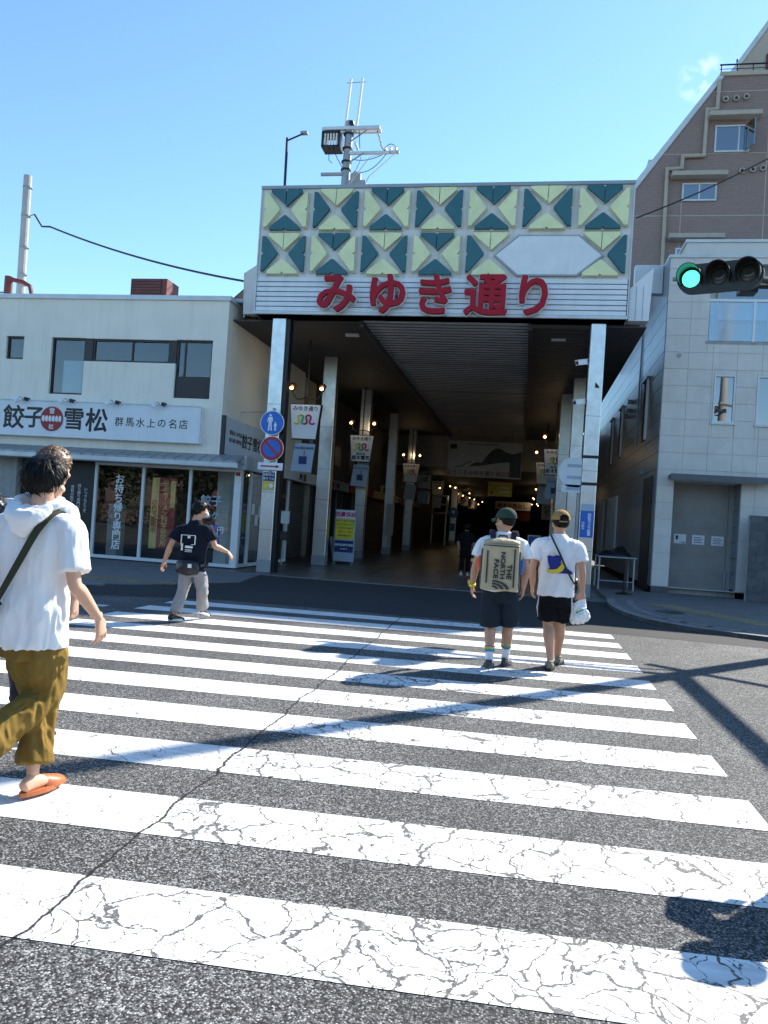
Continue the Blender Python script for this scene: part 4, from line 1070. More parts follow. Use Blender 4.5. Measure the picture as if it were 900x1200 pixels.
for i,(x,lab) in enumerate(((4.22,'white notice with a dark figure taped left on the closed doorway'),(4.70,'white printed notice taped in the middle of the closed doorway'),(5.20,'white printed notice taped right on the closed doorway'))):
    n_ = thing('paper_notice', (x,22.48,1.5), lab, 'notice', 'notices taped on the closed doorway')
    B(x-.16,x+.16,22.478,22.484,1.42,1.68).build('sheet', M['offwhite'], n_)
    if i == 0:
        B(x-.11,x-.05,22.474,22.478,1.53,1.64).build('print_mark', M['inkblack'], n_); MB().prism([(x-.02,22.478,1.47),(x+.13,22.478,1.43),(x+.14,22.478,1.46)], (0,-.003,0)).build('print_mark', M['inkblack'], n_)
    else:
        for k in range(4): B(x-.12,x+.12-(k % 2)*.05,22.475,22.478,1.47+k*.045,1.485+k*.045).build('print_line', M['navysign'], n_)
# side face openings
def sidewin(y0, y1, z0, z1, fr=True):
    f = B(RX0-.012, RX0-.004, y0, y1, z0, z1).build('side_window', M['black'], rb)
    B(RX0-.09, RX0-.013, y0-.0, y0+.06, z0, z1).build('frame', M['whitefr'], f); B(RX0-.05, RX0-.013, y1-.05, y1, z0, z1).build('frame', M['darkfr'], f)
    B(RX0-.06, RX0-.013, y0+.06, y1-.05, z0, z0+.05).build('sill', M['darkfr'], f); B(RX0-.12, RX0-.013, y0-.1, y1+.1, z1, z1+.06).build('hood', M['sidebd'], f)
sidewin(24.15,25.0,4.46,6.3); sidewin(30.3,31.2,4.5,6.4); sidewin(33.5,34.4,4.5,6.4)
B(RX0-.05, RX0-.004, 22.3, 23.9, .1, 3.25).build('side_door', M['brown'], rb)
B(RX0-.03, RX0-.004, 26.2, 27.2, .1, 2.7).build('side_door', M['sidebd'], rb)
for y0,y1 in ((30.2,33.5),(35.0,37.5)):
    f = B(RX0-.03, RX0-.004, y0, y1, .65, 3.1).build('louvre_window', M['black'], rb)
    for k in range(int((y1-y0)/.3)):
        B(RX0-.10, RX0-.031, y0+.05+k*.3, y0+.19+k*.3, .7, 3.05).build('louvre_blade', M['whitefr'] if k == 0 else M['lgrey'], f)
for y,z in ((27.9,6.15),(24.0,3.4),(29.0,5.8),(28.3,5.9)): MB().box(RX0-.16, RX0-.03, y, y+.18, z, z+.14).build('vent_hood', M['sidebd'], rb)
MB().lathe((3.80,RY-.03,6.48), [(.05,0),(.05,.03),(.0,.03)], 12, Vector((0,-1,0))).build('vent_cap', M['grey'], rb)
MB().tube([(RX0-.06,26.0,4.5),(RX0-.06,26.0,8.9)], .03, 6).build('side_pipe', M['sidebd'], rb)
# block wall at the right edge
bw = thing('block_wall', (7,21.6,0), 'dark grey concrete block garden wall right of the taped up doorway', 'wall')
for j in range(11):
    for i in range(10):
        x0 = 5.66+i*.4 - (.2 if j % 2 else 0)
        a, b_ = max(x0,5.66), x0+.4
        if b_-a > .05: MB().bbox(a+.004,b_-.004,21.18,21.36,.07+j*.2,.265+j*.2,.006).build('block', M['block'], bw)
B(5.66,9.6,21.2,21.34,.04,2.26).build('mortar_core', M['joint'], bw)

# ================================================================ BROWN APARTMENT BLOCK behind
ab = thing('apartment_block', (7,30,0), 'brown tiled apartment block with a sloping side and zigzag drainpipe', 'building')
BY = 26.0
prof = [(-3.2,0),(11.6,0),(11.6,16.45),(5.28,16.45),(-3.2,4.0)]
# sloping profile runs through (2.86,13.03) and (5.28,16.55)
prof = [(2.5,9.0),(11.6,9.0),(11.6,16.45),(5.26,16.45),(2.5,12.55)]
MB().prism([(x,BY,z) for x,z in prof], (0,11,0)).build('body_wall', M['mosaic'], ab)
MB().prism([(2.46,BY-.05,12.56),(5.24,BY-.05,16.5),(5.40,BY-.05,16.46),(2.6,BY-.05,12.45)], (0,11.1,0)).build('slope_edge', M['lgrey'], ab)
B(5.26,11.62,BY-.06,37,16.45,16.58).build('parapet_cap', M['beige'], ab)
for k in range(14): MB().tube([(5.3+k*.48,BY+.05,16.58),(5.3+k*.48,BY+.05,16.86)], .018, 5).build('rail_post', M['blackm'], ab)
MB().tube([(5.25,BY+.05,16.86),(11.5,BY+.05,16.86)], .025, 6).build('handrail', M['blackm'], ab)
MB().tube([(5.25,BY+.05,16.72),(11.5,BY+.05,16.72)], .012, 5).build('handrail', M['blackm'], ab)
MB().prism([(5.30,28.5,16.6),(10.2,28.5,16.4),(10.2,28.5,20.8),(7.98,28.5,20.8)], (0,6,0)).build('penthouse_wall', M['beige'], ab)
MB().prism([(5.20,28.45,16.65),(7.95,28.45,20.92),(8.06,28.45,20.8),(5.34,28.45,16.6)], (0,6.1,0)).build('penthouse_edge', M['lgrey'], ab)
B(7.25,7.45,28.44,28.49,16.5,18.6).build('penthouse_pipe', M['maroon'], ab)
MB().tube([(6.35,28.7,18.1),(6.35,28.7,18.6)], .03, 5).build('vent_pipe', M['blackm'], ab)
B(4.2,4.75,34,35,13,17.6).build('lift_head', M['lgrey'], ab)
def apwin(x0, x1, z0, z1, mid):
    f = window(ab, x0, x1, z0, z1, BY-.06, M['lgrey'], M['blueglass'], muntx=(mid,), w=.05, dep=.05)
    B(x0+.02,x1-.02,BY-.005,BY-.003,z0+.02,z1-.02).build('inner_dark', M['dark'], f)
apwin(5.20,6.26,13.98,14.85,5.93); apwin(4.30,5.36,12.42,13.0,4.83); apwin(4.2,5.2,10.0,10.9,4.7)
MB().obox((6.20,BY-.28,14.42), Vector((.35,-.93,0)), Vector((.93,.35,0)), Vector((0,0,1)), .24,.02,.42).build('open_sash', M['blueglass'], ab)
for x0,x1,z in ((4.95,6.52,15.02),(3.93,5.60,13.12),(3.95,5.62,11.12)):
    B(x0,x1,BY-.38,BY-.002,z,z+.14).build('window_hood', M['beige'], ab)
dp = [(5.24,16.3),(5.22,15.36),(4.92,15.34),(4.90,13.87),(4.26,13.85),(4.25,13.47),(3.80,13.44),(3.83,9.2)]
mb = MB()
for i in range(len(dp)-1):
    a, b_ = Vector((dp[i][0],BY-.09,dp[i][1])), Vector((dp[i+1][0],BY-.09,dp[i+1][1])); e = (b_-a).normalized()*.05
    mb.tube([a-(e if i else e*0), b_+e], .06, 8)
mb.build('drainpipe', M['beige'], ab)
for x,z in ((5.46,15.68),(5.78,15.70),(6.08,15.74),(6.08,13.36),(6.40,13.40),(6.7,13.44)):
    v = MB().lathe((x,BY-.0,z), [(.075,0),(.09,.05),(.09,.10),(.06,.10),(.055,.06),(0,.05)], 12, Vector((0,-1,-.0))).build('vent_cap', M['beige'], ab)
    MB().disc((x,BY-.062,z-.005), .05, (0,-1,0), .004, 10).build('vent_hole', M['black'], v)
for z in (11.95,13.95,15.95): B(max(2.6, 2.56+(z-12.55)*.7077),11.55,BY-.004,BY-.001,z,z+.025).build('tile_joint', M['beige'], ab)
for x in (4.3,6.8,9.3): B(x,x+.025,BY-.004,BY-.001,9.1,12.9 if x < 5 else 16.4).build('tile_joint', M['beige'], ab)
MB().tube(sag((2.15,19.0,9.1),(9.5,22.5,14.6),.35), .018, 5).build('overhead_wire', M['cable'])
tag(D.objects['overhead_wire'], 'thin wire slanting up across the brown apartment block from the gate', 'cable')

# ================================================================ TRAFFIC SIGNAL on a street pole
sg2 = thing('signal_pole', (6.55,14.9,0), 'street pole with horizontal traffic signal showing green over the right pavement', 'traffic light')
MB().tube([(6.55,14.9,.06),(6.55,14.9,13.6)], [.16,.12], 16).build('pole', M['polegrey'], sg2)
MB().tube([(6.5,14.9,6.32),(2.4,14.9,6.32)], [.055,.045], 8).build('signal_arm', M['grey'], sg2)
MB().tube([(6.5,14.9,5.95),(4.6,14.9,6.30)], .03, 6).build('arm_brace', M['grey'], sg2)
MB().tube([(6.6,14.85,6.35),(6.72,9.6,6.45)], [.11,.09], 8).build('second_arm', M['grey'], sg2)
MB().tube([(6.3,15.5,6.3),(7.6,14.6,6.3)], .06, 6).build('cross_stub', M['grey'], sg2)
sy = R(20); sx_ = Vector((math.cos(sy), -math.sin(sy), .0)); sn = Vector((-math.sin(sy), -math.cos(sy), -.10)).normalized(); sz_ = sx_.cross(-sn).normalized()
if sz_.z < 0: sz_ = -sz_
scn = Vector((3.12,14.42,6.20))
def P3(u, v, w): return scn + sx_*u + sz_*v + sn*w
mb = MB(); n = 10; prof = []
for i in range(n+1):
    a = PI/2 + PI*i/n; prof.append((-.46+.25*math.cos(a), .25*math.sin(a)))
for i in range(n+1):
    a = -PI/2 + PI*i/n; prof.append((.46+.25*math.cos(a), .25*math.sin(a)))
mb.prism([P3(u,v,-.10) for u,v in prof], sn*.2)
mb.build('housing', M['sigbody'], sg2)
for i,u in enumerate((-.47,0,.47)):
    lens = MB().lathe(P3(u,0,.10), [(.0,.035),(.08,.028),(.135,.012),(.15,0)][::-1], 24, sn).build('signal_lens', M['siggreen'] if i == 0 else M['sigoff'], sg2, smooth=True)
    mb = MB(); m_ = 20; vs = []
    for k in range(m_+1):
        a = R(-32) + (PI+R(64))*k/m_
        ln = .40*(.35+.65*max(0, math.sin((a+R(32))/(PI+R(64))*PI))**.5)
        for rr in (.19,.205):
            for w in (.09, .09+ln): vs.append(P3(u+rr*math.cos(a), rr*math.sin(a), w))
    fs = []
    for k in range(m_):
        o = k*4; q = o+4
        fs += [(o,o+1,q+1,q), (o+2,q+2,q+3,o+3), (o+1,o+3,q+3,q+1), (o,q,q+2,o+2)]
    fs += [(0,2,3,1), (m_*4,m_*4+1,m_*4+3,m_*4+2)]
    mb.add(vs, fs); mb.build('visor', M['sigbody'], lens)
MB().tube([P3(.35,.2,-.1), P3(.35,.2,-.1)+Vector((0,.42,.0))], .03, 6).build('bracket', M['blackm'], sg2)
MB().box(3.55,3.85,14.75,15.05,6.05,6.6).build('control_box', M['blackm'], sg2)
MB().tube([P3(.6,-.1,-.05), Vector((4.6,14.85,6.22))], .05, 8).build('arm_clamp', M['sigbody'], sg2)

# ================================================================ UTILITY POLE behind the gate
up_ = thing('utility_pole', (-7.45,28,0), 'grey utility pole with crossarms and switch gear rising behind the gate', 'utility pole')
UP = MB().tube([(-7.52,28,7.1),(-7.40,28,16.42)], [.20,.15], 12).build('pole_shaft', M['grey'], up_)
B(-8.42,-6.20,27.82,27.94,16.05,16.17).build('crossarm', M['lgrey'], up_); B(-8.42,-6.20,28.08,28.20,16.05,16.17).build('crossarm', M['lgrey'], up_)
B(-7.32,-5.42,27.84,27.94,15.12,15.22).build('crossarm', M['lgrey'], up_)
B(-8.36,-7.50,27.84,27.94,14.34,14.44).build('crossarm', M['grey'], up_)
for x in (-7.58,-7.14): MB().tube([(x,28,16.1),(x+.12,28,18.05)], .05, 8).build('steel_riser', M['offwhite'], up_)
MB().tube([(-7.62,28,17.9),(-6.88,28,17.92)], .015, 5).build('tie_wire', M['grey'], up_)
MB().lathe((-7.37,28,16.2), [(.14,0),(.16,.1),(.14,.22),(.0,.26)], 12).build('pole_cap', M['blackm'], up_)
sw = MB().box(-8.37,-7.68,27.7,28.3,15.88,15.95).box(-8.37,-7.68,27.7,28.3,15.34,15.42).box(-8.38,-8.30,27.7,28.3,15.36,15.92).box(-7.75,-7.67,27.7,28.3,15.36,15.92).build('switch_frame', M['blackm'], up_)
for k in range(5):
    x = -8.24+k*.11
    MB().lathe((x,27.72,15.44), [(.02,0),(.045,.05),(.03,.1),(.045,.15),(.03,.2),(.045,.25),(.03,.3),(.04,.38),(.02,.42)], 8).build('insulator', M['porcelain'], sw)
for k in range(3): MB().tube([(-8.2+k*.2,27.88,15.95),(-8.2+k*.2,27.88,16.05)], .02, 5).build('hanger', M['blackm'], sw)
MB().tube([(-7.36,27.85,15.55),(-6.7,27.85,16.0)], .03, 5).build('brace', M['grey'], up_); MB().tube([(-7.38,27.85,14.75),(-6.75,27.85,15.15)], .03, 5).build('brace', M['grey'], up_)
for a,b_ in (((-6.30,27.88,16.0),(-6.05,27.8,15.28)),((-7.13,27.88,15.6),(-6.98,27.8,15.25))):
    a, b_ = Vector(a), Vector(b_)
    for q in range(3): MB().lathe(a.lerp(b_,.15+.3*q), [(.03,0),(.065,.04),(.03,.12),(.0,.15)], 8, b_-a).build('strain_insulator', M['porcelain'], up_)
    MB().tube([a,b_], .018, 5).build('link_rod', M['blackm'], up_)
for x in (-5.95,-5.75,-5.55): MB().lathe((x,27.89,15.24), [(.03,0),(.06,.03),(.04,.09),(.06,.12),(.0,.16)], 8).build('insulator', M['porcelain'], up_)
def wire(pts, r=.014): MB().tube(pts, r, 5).build('wire', M['cable'], up_)
wire(sag((-7.1,27.9,14.5),(-5.9,27.85,15.1),.28)); wire(sag((-7.2,27.9,14.95),(-6.0,27.85,15.1),.12))
wire([(-5.75,27.9,15.2),(-5.85,25,13.6),(-6.0,22,11.0),(-6.1,19.8,8.2)]); wire([(-5.5,27.9,15.2),(-5.6,24,12.5),(-5.7,19.8,8.2)])
wire([(-6.85,27.85,15.0),(-6.4,26,14.0),(-6.1,22,10.5)]); wire([(-7.95,27.85,15.35),(-7.75,27.85,14.95),(-7.5,27.85,14.55)]); wire([(-8.1,27.85,15.35),(-8.08,27.85,14.9),(-7.95,27.85,14.8)])
wire([(-6.98,27.8,16.0),(-6.9,27.8,15.3)]); wire([(-6.05,27.8,15.28),(-5.95,27.85,15.2)]); wire(arc((-5.75,27.88,15.30), .18, 0, PI, 8))
for z in (14.55,14.85,15.35,15.9): MB().lathe((-7.43+(z-15)*.013,28,z), [(.19,0),(.2,0),(.2,.06),(.17,.06)], 12).build('band', M['blackm'], up_)
MB().lathe((-7.0,27.9,14.0), [(.18,0),(.22,.1),(.22,.35),(.1,.45),(0,.47)], 12).build('transformer', M['grey'], up_)
MB().box(-7.3,-6.6,27.75,28.1,13.7,14.1).build('cable_box', M['grey'], up_)
lp_ = thing('slim_lamp_post', (-9.07,26,7), 'slim dark post with a short arm left of the utility pole', 'lamp post')
MB().tube([(-9.02,26,7.0),(-9.12,26,14.85)], .05, 8).build('post', M['blackm'], lp_)
MB().tube([(-9.12,26,14.75),(-8.75,26,14.9),(-8.5,26,15.0)], .03, 6).build('lamp_arm', M['blackm'], lp_); MB().box(-8.62,-8.38,25.9,26.1,14.97,15.04).build('lamp_head', M['grey'], lp_)

# ---------------------------------------------------------------- furniture in the passage right of the arcade
tb = thing('pipe_table', (2.45,21.8,.066), 'white pipe frame table in the passage beside the panelled building', 'table')
for x in (2.02,2.92):
    for y in (21.5,22.6): MB().tube([(x,y,.066),(x,y,.92)], .025, 8).build('leg', M['grey'], tb)
MB().bbox(1.98,2.98,21.46,22.64,.92,.96,.008).build('tabletop', M['grey'], tb)
MB().tube([(2.02,21.5,.3),(2.92,21.5,.3)], .018, 6).build('crossbar', M['grey'], tb); MB().tube([(2.02,21.5,.6),(2.02,22.6,.6)], .018, 6).build('crossbar', M['grey'], tb)
tp = MB(); nu, nv = 26, 14; vs = []
for i in range(nv+1):
    for k in range(nu):
        a = 2*PI*k/nu; t = i/nv; rr = math.cos(t*PI/2)**.6
        q = Vector((2.47+.44*rr*math.cos(a), 22.05+.5*rr*math.sin(a),   .962+.17*math.sin(t*PI/2)**1.2))
        nz = noise.noise(q*3.1)*.16 + noise.noise(q*9)*.04
        q.z = max(.962, q.z + nz*t*1.3); vs.append(q)
fs = [(i*nu+k, i*nu+(k+1)%nu, (i+1)*nu+(k+1)%nu, (i+1)*nu+k) for i in range(nv) for k in range(nu)] + [tuple(range(nu-1,-1,-1))]
tp.add(vs, fs); tpo = tp.build('tarpaulin_bundle', M['blackm'], smooth=True); tag(tpo, 'dark bundled covers lying on the white pipe table', 'bundle')
bo = thing('bollard', (2.52,20.1,.066), 'thin black post on a flat base beside the pipe table', 'bollard')
MB().lathe((2.52,20.1,.066), [(.2,0),(.2,.03),(.05,.06),(.03,.08)], 14).build('base', M['blackm'], bo); MB().tube([(2.52,20.1,.1),(2.52,20.1,.92)], .03, 8).build('post', M['blackm'], bo)

# ================================================================ TREES, ADDED BLOCK AND HEDGE ACROSS THE STREET (behind the camera, mirrored in the glass)
def tree(x, y, h, seed, lab):
    rg = random.Random(seed); t = thing('street_tree', (x,y,0), lab, 'tree', 'street trees across the road')
    mb = MB().tube([(x,y,0),(x+.1,y,h*.25),(x-.05,y+.1,h*.5),(x+.05,y,h*.8)], [.22,.18,.13,.05], 8)
    lobes = []
    for k in range(11):
        a = rg.uniform(0,2*PI); rr = rg.uniform(.6,h*.36); c_ = Vector((x+rr*math.cos(a), y+rr*math.sin(a), h*rg.uniform(.34,.92))); lobes.append((c_, rg.uniform(.9,1.7)*h/8))
        mb.tube([(x,y,h*rg.uniform(.3,.5)), c_], [.07,.02], 6)
    mb.build('trunk', M['bark'], t)
    lf = MB()
    for c_, r_ in lobes:
        for k in range(300):
            d = Vector((rg.gauss(0,1), rg.gauss(0,1), rg.gauss(0,1))).normalized(); p = c_ + d*r_*rg.uniform(.45,1.05)
            a = Vector((rg.gauss(0,1), rg.gauss(0,1), rg.gauss(0,.6))).normalized()*.19; b_ = a.cross(Vector((rg.gauss(0,1), rg.gauss(0,1), rg.gauss(0,1)))).normalized()*.11
            lf.add([p-a, p+b_, p+a, p-b_], [(0,1,2,3)])
    lf.build('crown', M['leaf'], t, fix=False)
for i,(x,y,h) in enumerate(((-30,-13,7.5),(-24,-15,8),(-18.5,-13.5,7.2),(-13,-15.5,8.5),(-8,-14.5,7.5),(-2.5,-16,8.5),(3.5,-15,7.5),(10,-15.5,8))):
    tree(x, y, h, 40+i, ['broad street tree farthest left across the road','tall street tree second from the left across the road','short street tree third in the row across the road','tallest street tree opposite the dumpling shop','bushy street tree opposite the shop corner','wide street tree right behind the viewer','low street tree behind the viewer to the right','street tree at the right end of the row across the road'][i])
ob = thing('added_house', (-10,-24,0), 'long dull brick house added behind the street trees across the road', 'building')  # added out of view to darken the reflections in the shop glass
B(-45,25,-30,-22,0,5.2).build('wall', M['mosaic'], ob)
MB().prism([(-45.5,-31,5.2),(-45.5,-21,5.2),(-45.5,-26,7.6)], (71,0,0)).build('roof', M['canopy'], ob)
for k in range(14): B(-43+k*4.8,-40.6+k*4.8,-21.99,-21.93,1.1,3.2).build('window', M['skyglass'], ob)
hd = MB(); rg = random.Random(9)  # added unseen leaves covering the bright low band mirrored in the windows
for k in range(5200):
    q = Vector((rg.uniform(-34,14), -12.2+rg.uniform(-.5,.5), rg.uniform(.05,1.7)))
    a = Vector((rg.gauss(0,1),rg.gauss(0,1),rg.gauss(0,.6))).normalized()*.13; b_ = a.cross(Vector((rg.gauss(0,1),rg.gauss(0,1),rg.gauss(0,1)))).normalized()*.08
    hd.add([q-a,q+b_,q+a,q-b_], [(0,1,2,3)])
tag(hd.build('hedge', M['leaf'], fix=False), 'long clipped hedge added under the street trees across the road', 'hedge')

# ================================================================ PEOPLE
def ellip(mb, c, r, Rm=None, nu=16, nv=10, nz=None):
    Rm = Rm or Matrix.Identity(3); c = Vector(c); vs = []
    for i in range(1, nv):
        th = PI*i/nv
        for k in range(nu):
            ph = 2*PI*k/nu
            vs.append(c + Rm @ Vector((r[0]*math.sin(th)*math.cos(ph), r[1]*math.sin(th)*math.sin(ph), r[2]*math.cos(th))))
    t = len(vs); vs += [c + Rm @ Vector((0,0,r[2])), c + Rm @ Vector((0,0,-r[2]))]
    fs = []
    for i in range(nv-2):
        for k in range(nu): fs.append((i*nu+k, (i+1)*nu+k, (i+1)*nu+(k+1) % nu, i*nu+(k+1) % nu))
    for k in range(nu):
        fs.append((t, k, (k+1) % nu)); fs.append((t+1, (nv-2)*nu+(k+1) % nu, (nv-2)*nu+k))
    mb.add(vs, fs)
def loft(mb, secs, ref=(0,1,0), seg=18, sub=4, round_=.4):
    """secs: (point, half width across, half depth along ref); smooth tube with rounded ends"""
    P = [Vector(s_[0]) for s_ in secs]; A = [s_[1] for s_ in secs]; Bq = [s_[2] for s_ in secs]
    n = len(P); pts = []; aa = []; bb = []
    def cr(p0, p1, p2, p3, t): return .5*((2*p1) + (p2-p0)*t + (2*p0-5*p1+4*p2-p3)*t*t + (3*p1-p0-3*p2+p3)*t*t*t)
    for i in range(n-1):
        i0, i3 = max(i-1,0), min(i+2,n-1)
        for k in range(sub):
            t = k/sub
            pts.append(cr(P[i0],P[i],P[i+1],P[i3],t)); aa.append(max(.003,cr(A[i0],A[i],A[i+1],A[i3],t))); bb.append(max(.003,cr(Bq[i0],Bq[i],Bq[i+1],Bq[i3],t)))
    pts.append(P[-1]); aa.append(A[-1]); bb.append(Bq[-1])
    ref = Vector(ref); vs = []; m_ = len(pts)
    for i in range(m_):
        t = (pts[min(i+1,m_-1)]-pts[max(i-1,0)]).normalized()
        f = (ref - t*ref.dot(t)); f = f.normalized() if f.length > 1e-4 else Vector((0,0,1)); s_ = t.cross(f).normalized()
        for k in range(seg):
            ph = 2*PI*k/seg
            vs.append(pts[i] + s_*(aa[i]*math.cos(ph)) + f*(bb[i]*math.sin(ph)))
    fs = [(i*seg+k, (i+1)*seg+k, (i+1)*seg+(k+1) % seg, i*seg+(k+1) % seg) for i in range(m_-1) for k in range(seg)]
    t0 = (pts[0]-pts[1]).normalized(); t1 = (pts[-1]-pts[-2]).normalized()
    o = len(vs); vs += [pts[0]+t0*min(aa[0],bb[0])*round_, pts[-1]+t1*min(aa[-1],bb[-1])*round_]
    for k in range(seg):
        fs.append((o, k, (k+1) % seg)); fs.append((o+1, (m_-1)*seg+(k+1) % seg, (m_-1)*seg+k))
    mb.add(vs, fs)
def fuse(mb, name, m, parent, voxel=.008, smooth=4, fold=None, dec=None):
    """one continuous skin out of overlapping closed forms"""
    o0 = Vector((0,0,0)); q = parent
    while q is not None: o0 += Vector(q.location); q = q.parent
    me = D.meshes.new(name); me.from_pydata([Vector(v) for v in mb.v], [], mb.f)
    bm = bmesh.new(); bm.from_mesh(me); bmesh.ops.recalc_face_normals(bm, faces=bm.faces); bm.to_mesh(me); bm.free()
    o = D.objects.new(name, me); COL.objects.link(o)
    r_ = o.modifiers.new('r','REMESH'); r_.mode = 'VOXEL'; r_.voxel_size = voxel
    if smooth:
        s_ = o.modifiers.new('s','SMOOTH'); s_.factor = .5; s_.iterations = smooth
    dg = bpy.context.evaluated_depsgraph_get()
    m2 = D.meshes.new_from_object(o.evaluated_get(dg)); D.objects.remove(o); D.meshes.remove(me)
    m2.name = name
    if fold:
        ns = [v.normal.copy() for v in m2.vertices]
        for v, n_ in zip(m2.vertices, ns): v.co += n_*fold(v.co)
    for v in m2.vertices: v.co -= o0
    m2.materials.clear(); m2.materials.append(m)
    m2.polygons.foreach_set('use_smooth', [True]*len(m2.polygons))
    t = D.objects.new(name, m2); COL.objects.link(t)
    if parent is not None: t.parent = parent
    return t
def ridge(v): return 1-abs(v)*2
def folds(amp, sc, seed, stretch=(1,1,1), fine=.25, lim=None):
    sd = Vector((seed*7.3, seed*3.1, seed*1.7))
    def f(p):
        q = Vector((p.x*stretch[0], p.y*stretch[1], p.z*stretch[2]))*sc + sd
        q2 = q + Vector((noise.noise(q*.6), noise.noise(q*.6+sd), 0))*.6
        d = amp*(ridge(noise.noise(q2))-.65) + amp*fine*ridge(noise.noise(q2*2.7))
        return d*(lim(p) if lim else 1)
    return f
def frame(d, nrm):
    d = Vector(d).normalized(); nrm = Vector(nrm); nrm = (nrm - d*nrm.dot(d)).normalized(); return d, nrm, d.cross(nrm)
def hand(mb, w, d, nrm, thumb, curl=.5, sc=1.0):
    """w wrist, d direction towards the fingertips, nrm the way the palm looks, thumb: unit vector side"""
    d, nrm, ac = frame(d, nrm)
    if ac.dot(Vector(thumb)) < 0: ac = -ac
    w = Vector(w)
    loft(mb, [(w-d*.03,.026*sc,.020*sc),(w+d*.015*sc,.030*sc,.018*sc),(w+d*.05*sc,.040*sc,.017*sc),(w+d*.085*sc,.040*sc,.014*sc)], nrm, 12, 3)
    for off, ln, sp in ((.033,.070,.20),(.012,.080,.06),(-.011,.075,-.07),(-.032,.058,-.22)):
        p = w + d*(.080*sc) + ac*(off*sc); a = 0; pts = [(p-d*.012, .0095*sc, .0095*sc)]
        base = (d + ac*sp).normalized()
        for j, fr in enumerate((.45,.32,.23)):
            a += curl*(.45,.75,.6)[j]
            p = p + (base*math.cos(a) + nrm*math.sin(a))*(ln*fr*sc); pts.append((p, (.0092,.0084,.0070)[j]*sc, (.0092,.0084,.0070)[j]*sc))
        loft(mb, pts, ac, 8, 2, .8)
    p = w + d*.025*sc + ac*.028*sc; e = (d*.62 + ac*.62 + nrm*.35).normalized(); e2 = (d*.85 + ac*.2 + nrm*.45).normalized()
    loft(mb, [(p-e*.015,.014*sc,.014*sc),(p+e*.034*sc,.0125*sc,.0125*sc),(p+e*.034*sc+e2*.028*sc,.0105*sc,.0105*sc),(p+e*.034*sc+e2*.05*sc,.008*sc,.008*sc)], nrm, 8, 2, .8)
def head(mb, c, Rm, k=1.0):
    def E(o, r, R2=None): ellip(mb, Vector(c)+Rm @ (Vector(o)*k), [x*k for x in r], Rm @ R2 if R2 else Rm)
    E((0,-.012,.005),(.075,.093,.088)); E((0,.030,-.052),(.060,.064,.066)); E((0,.048,-.090),(.042,.040,.030))
    E((0,.072,-.018),(.048,.022,.014)); E((0,-.03,-.05),(.058,.062,.05))
    E((0,.098,-.048),(.012,.018,.020)); E((0,.094,-.030),(.008,.012,.026)); E((0,.082,-.078),(.022,.012,.007)); E((0,.080,-.090),(.020,.011,.007))
    for s_ in (-1,1):
        E((s_*.076,-.008,-.038),(.009,.021,.032), Matrix.Rotation(s_*R(-18),3,'Z')); E((s_*.080,-.012,-.022),(.007,.018,.014), Matrix.Rotation(s_*R(-25),3,'Z'))
        E((s_*.045,.058,-.052),(.020,.022,.018))
def Rz(a): return Matrix.Rotation(R(a),3,'Z')
def Rx(a): return Matrix.Rotation(R(a),3,'X')
def hairline(y):
    """lowest height of hair on the unit head for a front-back coordinate"""
    tb = ((-1,-.80),(-.6,-.82),(-.25,-.62),(.0,-.30),(.25,-.28),(.45,.22),(.8,.40),(1,.45))
    for (a, b_), (c_, d) in zip(tb, tb[1:]):
        if y <= c_: return b_ + (d-b_)*(y-a)/(c_-a)
    return .45
def hair(parent, c, Rm, m, k=1.0, thick=.014, n=900, ln=.05, lift=.25, seed=1, crown=(0,-.35,.9), mess=.3, name='hair'):
    rg = random.Random(seed); mb = MB(); c = Vector(c); r = Vector((.077,.097,.092))*k; nu, nv = 40, 26
    vs = []; idx = {}
    ctr = Vector((0,-.014,.006))*k
    for i in range(nv+1):
        for j in range(nu):
            th = PI*.86*i/nv; ph = 2*PI*j/nu
            u = Vector((math.sin(th)*math.cos(ph), math.sin(th)*math.sin(ph), math.cos(th)))
            lo = hairline(u.y); inside = min(1, max(0, (u.z-lo)/.16))
            g = thick*k*inside*(1+.5*noise.noise(u*4+Vector((seed,0,0)))) - .006*k*(1-inside)
            vs.append(c + Rm @ (ctr + Vector((u.x*(r.x+g), u.y*(r.y+g), u.z*(r.z+g)))))
    fs = [(i*nu+j, (i+1)*nu+j, (i+1)*nu+(j+1) % nu, i*nu+(j+1) % nu) for i in range(nv) for j in range(nu)]
    mb.add(vs, fs)
    cw = Vector(crown).normalized(); done = 0
    while done < n:
        u = Vector((rg.gauss(0,1), rg.gauss(0,1), rg.gauss(0,1))).normalized()
        if u.z < hairline(u.y)+.05: continue
        done += 1
        g = thick*k*rg.uniform(.7,1.0)
        p = ctr + Vector((u.x*(r.x+g), u.y*(r.y+g), u.z*(r.z+g)))
        fl = (u-cw); fl = fl - u*fl.dot(u)
        fl = fl.normalized() if fl.length > .02 else Vector((1,0,0))
        fl = (fl + Vector((rg.gauss(0,1), rg.gauss(0,1), rg.gauss(0,1)))*mess).normalized()
        sd = u.cross(fl).normalized()*rg.uniform(.004,.008)*k; L = ln*k*rg.uniform(.6,1.2)
        q = []; pts = p
        for t in range(4):
            dirv = (fl*(1) + u*(lift*(1-t*.75)) ).normalized()
            if t: pts = pts + dirv*(L/3) - u*(.004*k*t)
            q.append((pts, 1-.30*t))
        vv = []
        for pp_, w_ in q: vv += [c + Rm @ (pp_-sd*w_), c + Rm @ (pp_+u*.003*k*w_), c + Rm @ (pp_+sd*w_)]
        ff = []
        for t in range(3):
            a = t*3; ff += [(a,a+1,a+4,a+3),(a+1,a+2,a+5,a+4)]
        mb.add(vv, ff)
    return mb.build(name, m, parent, smooth=True, fix=False)
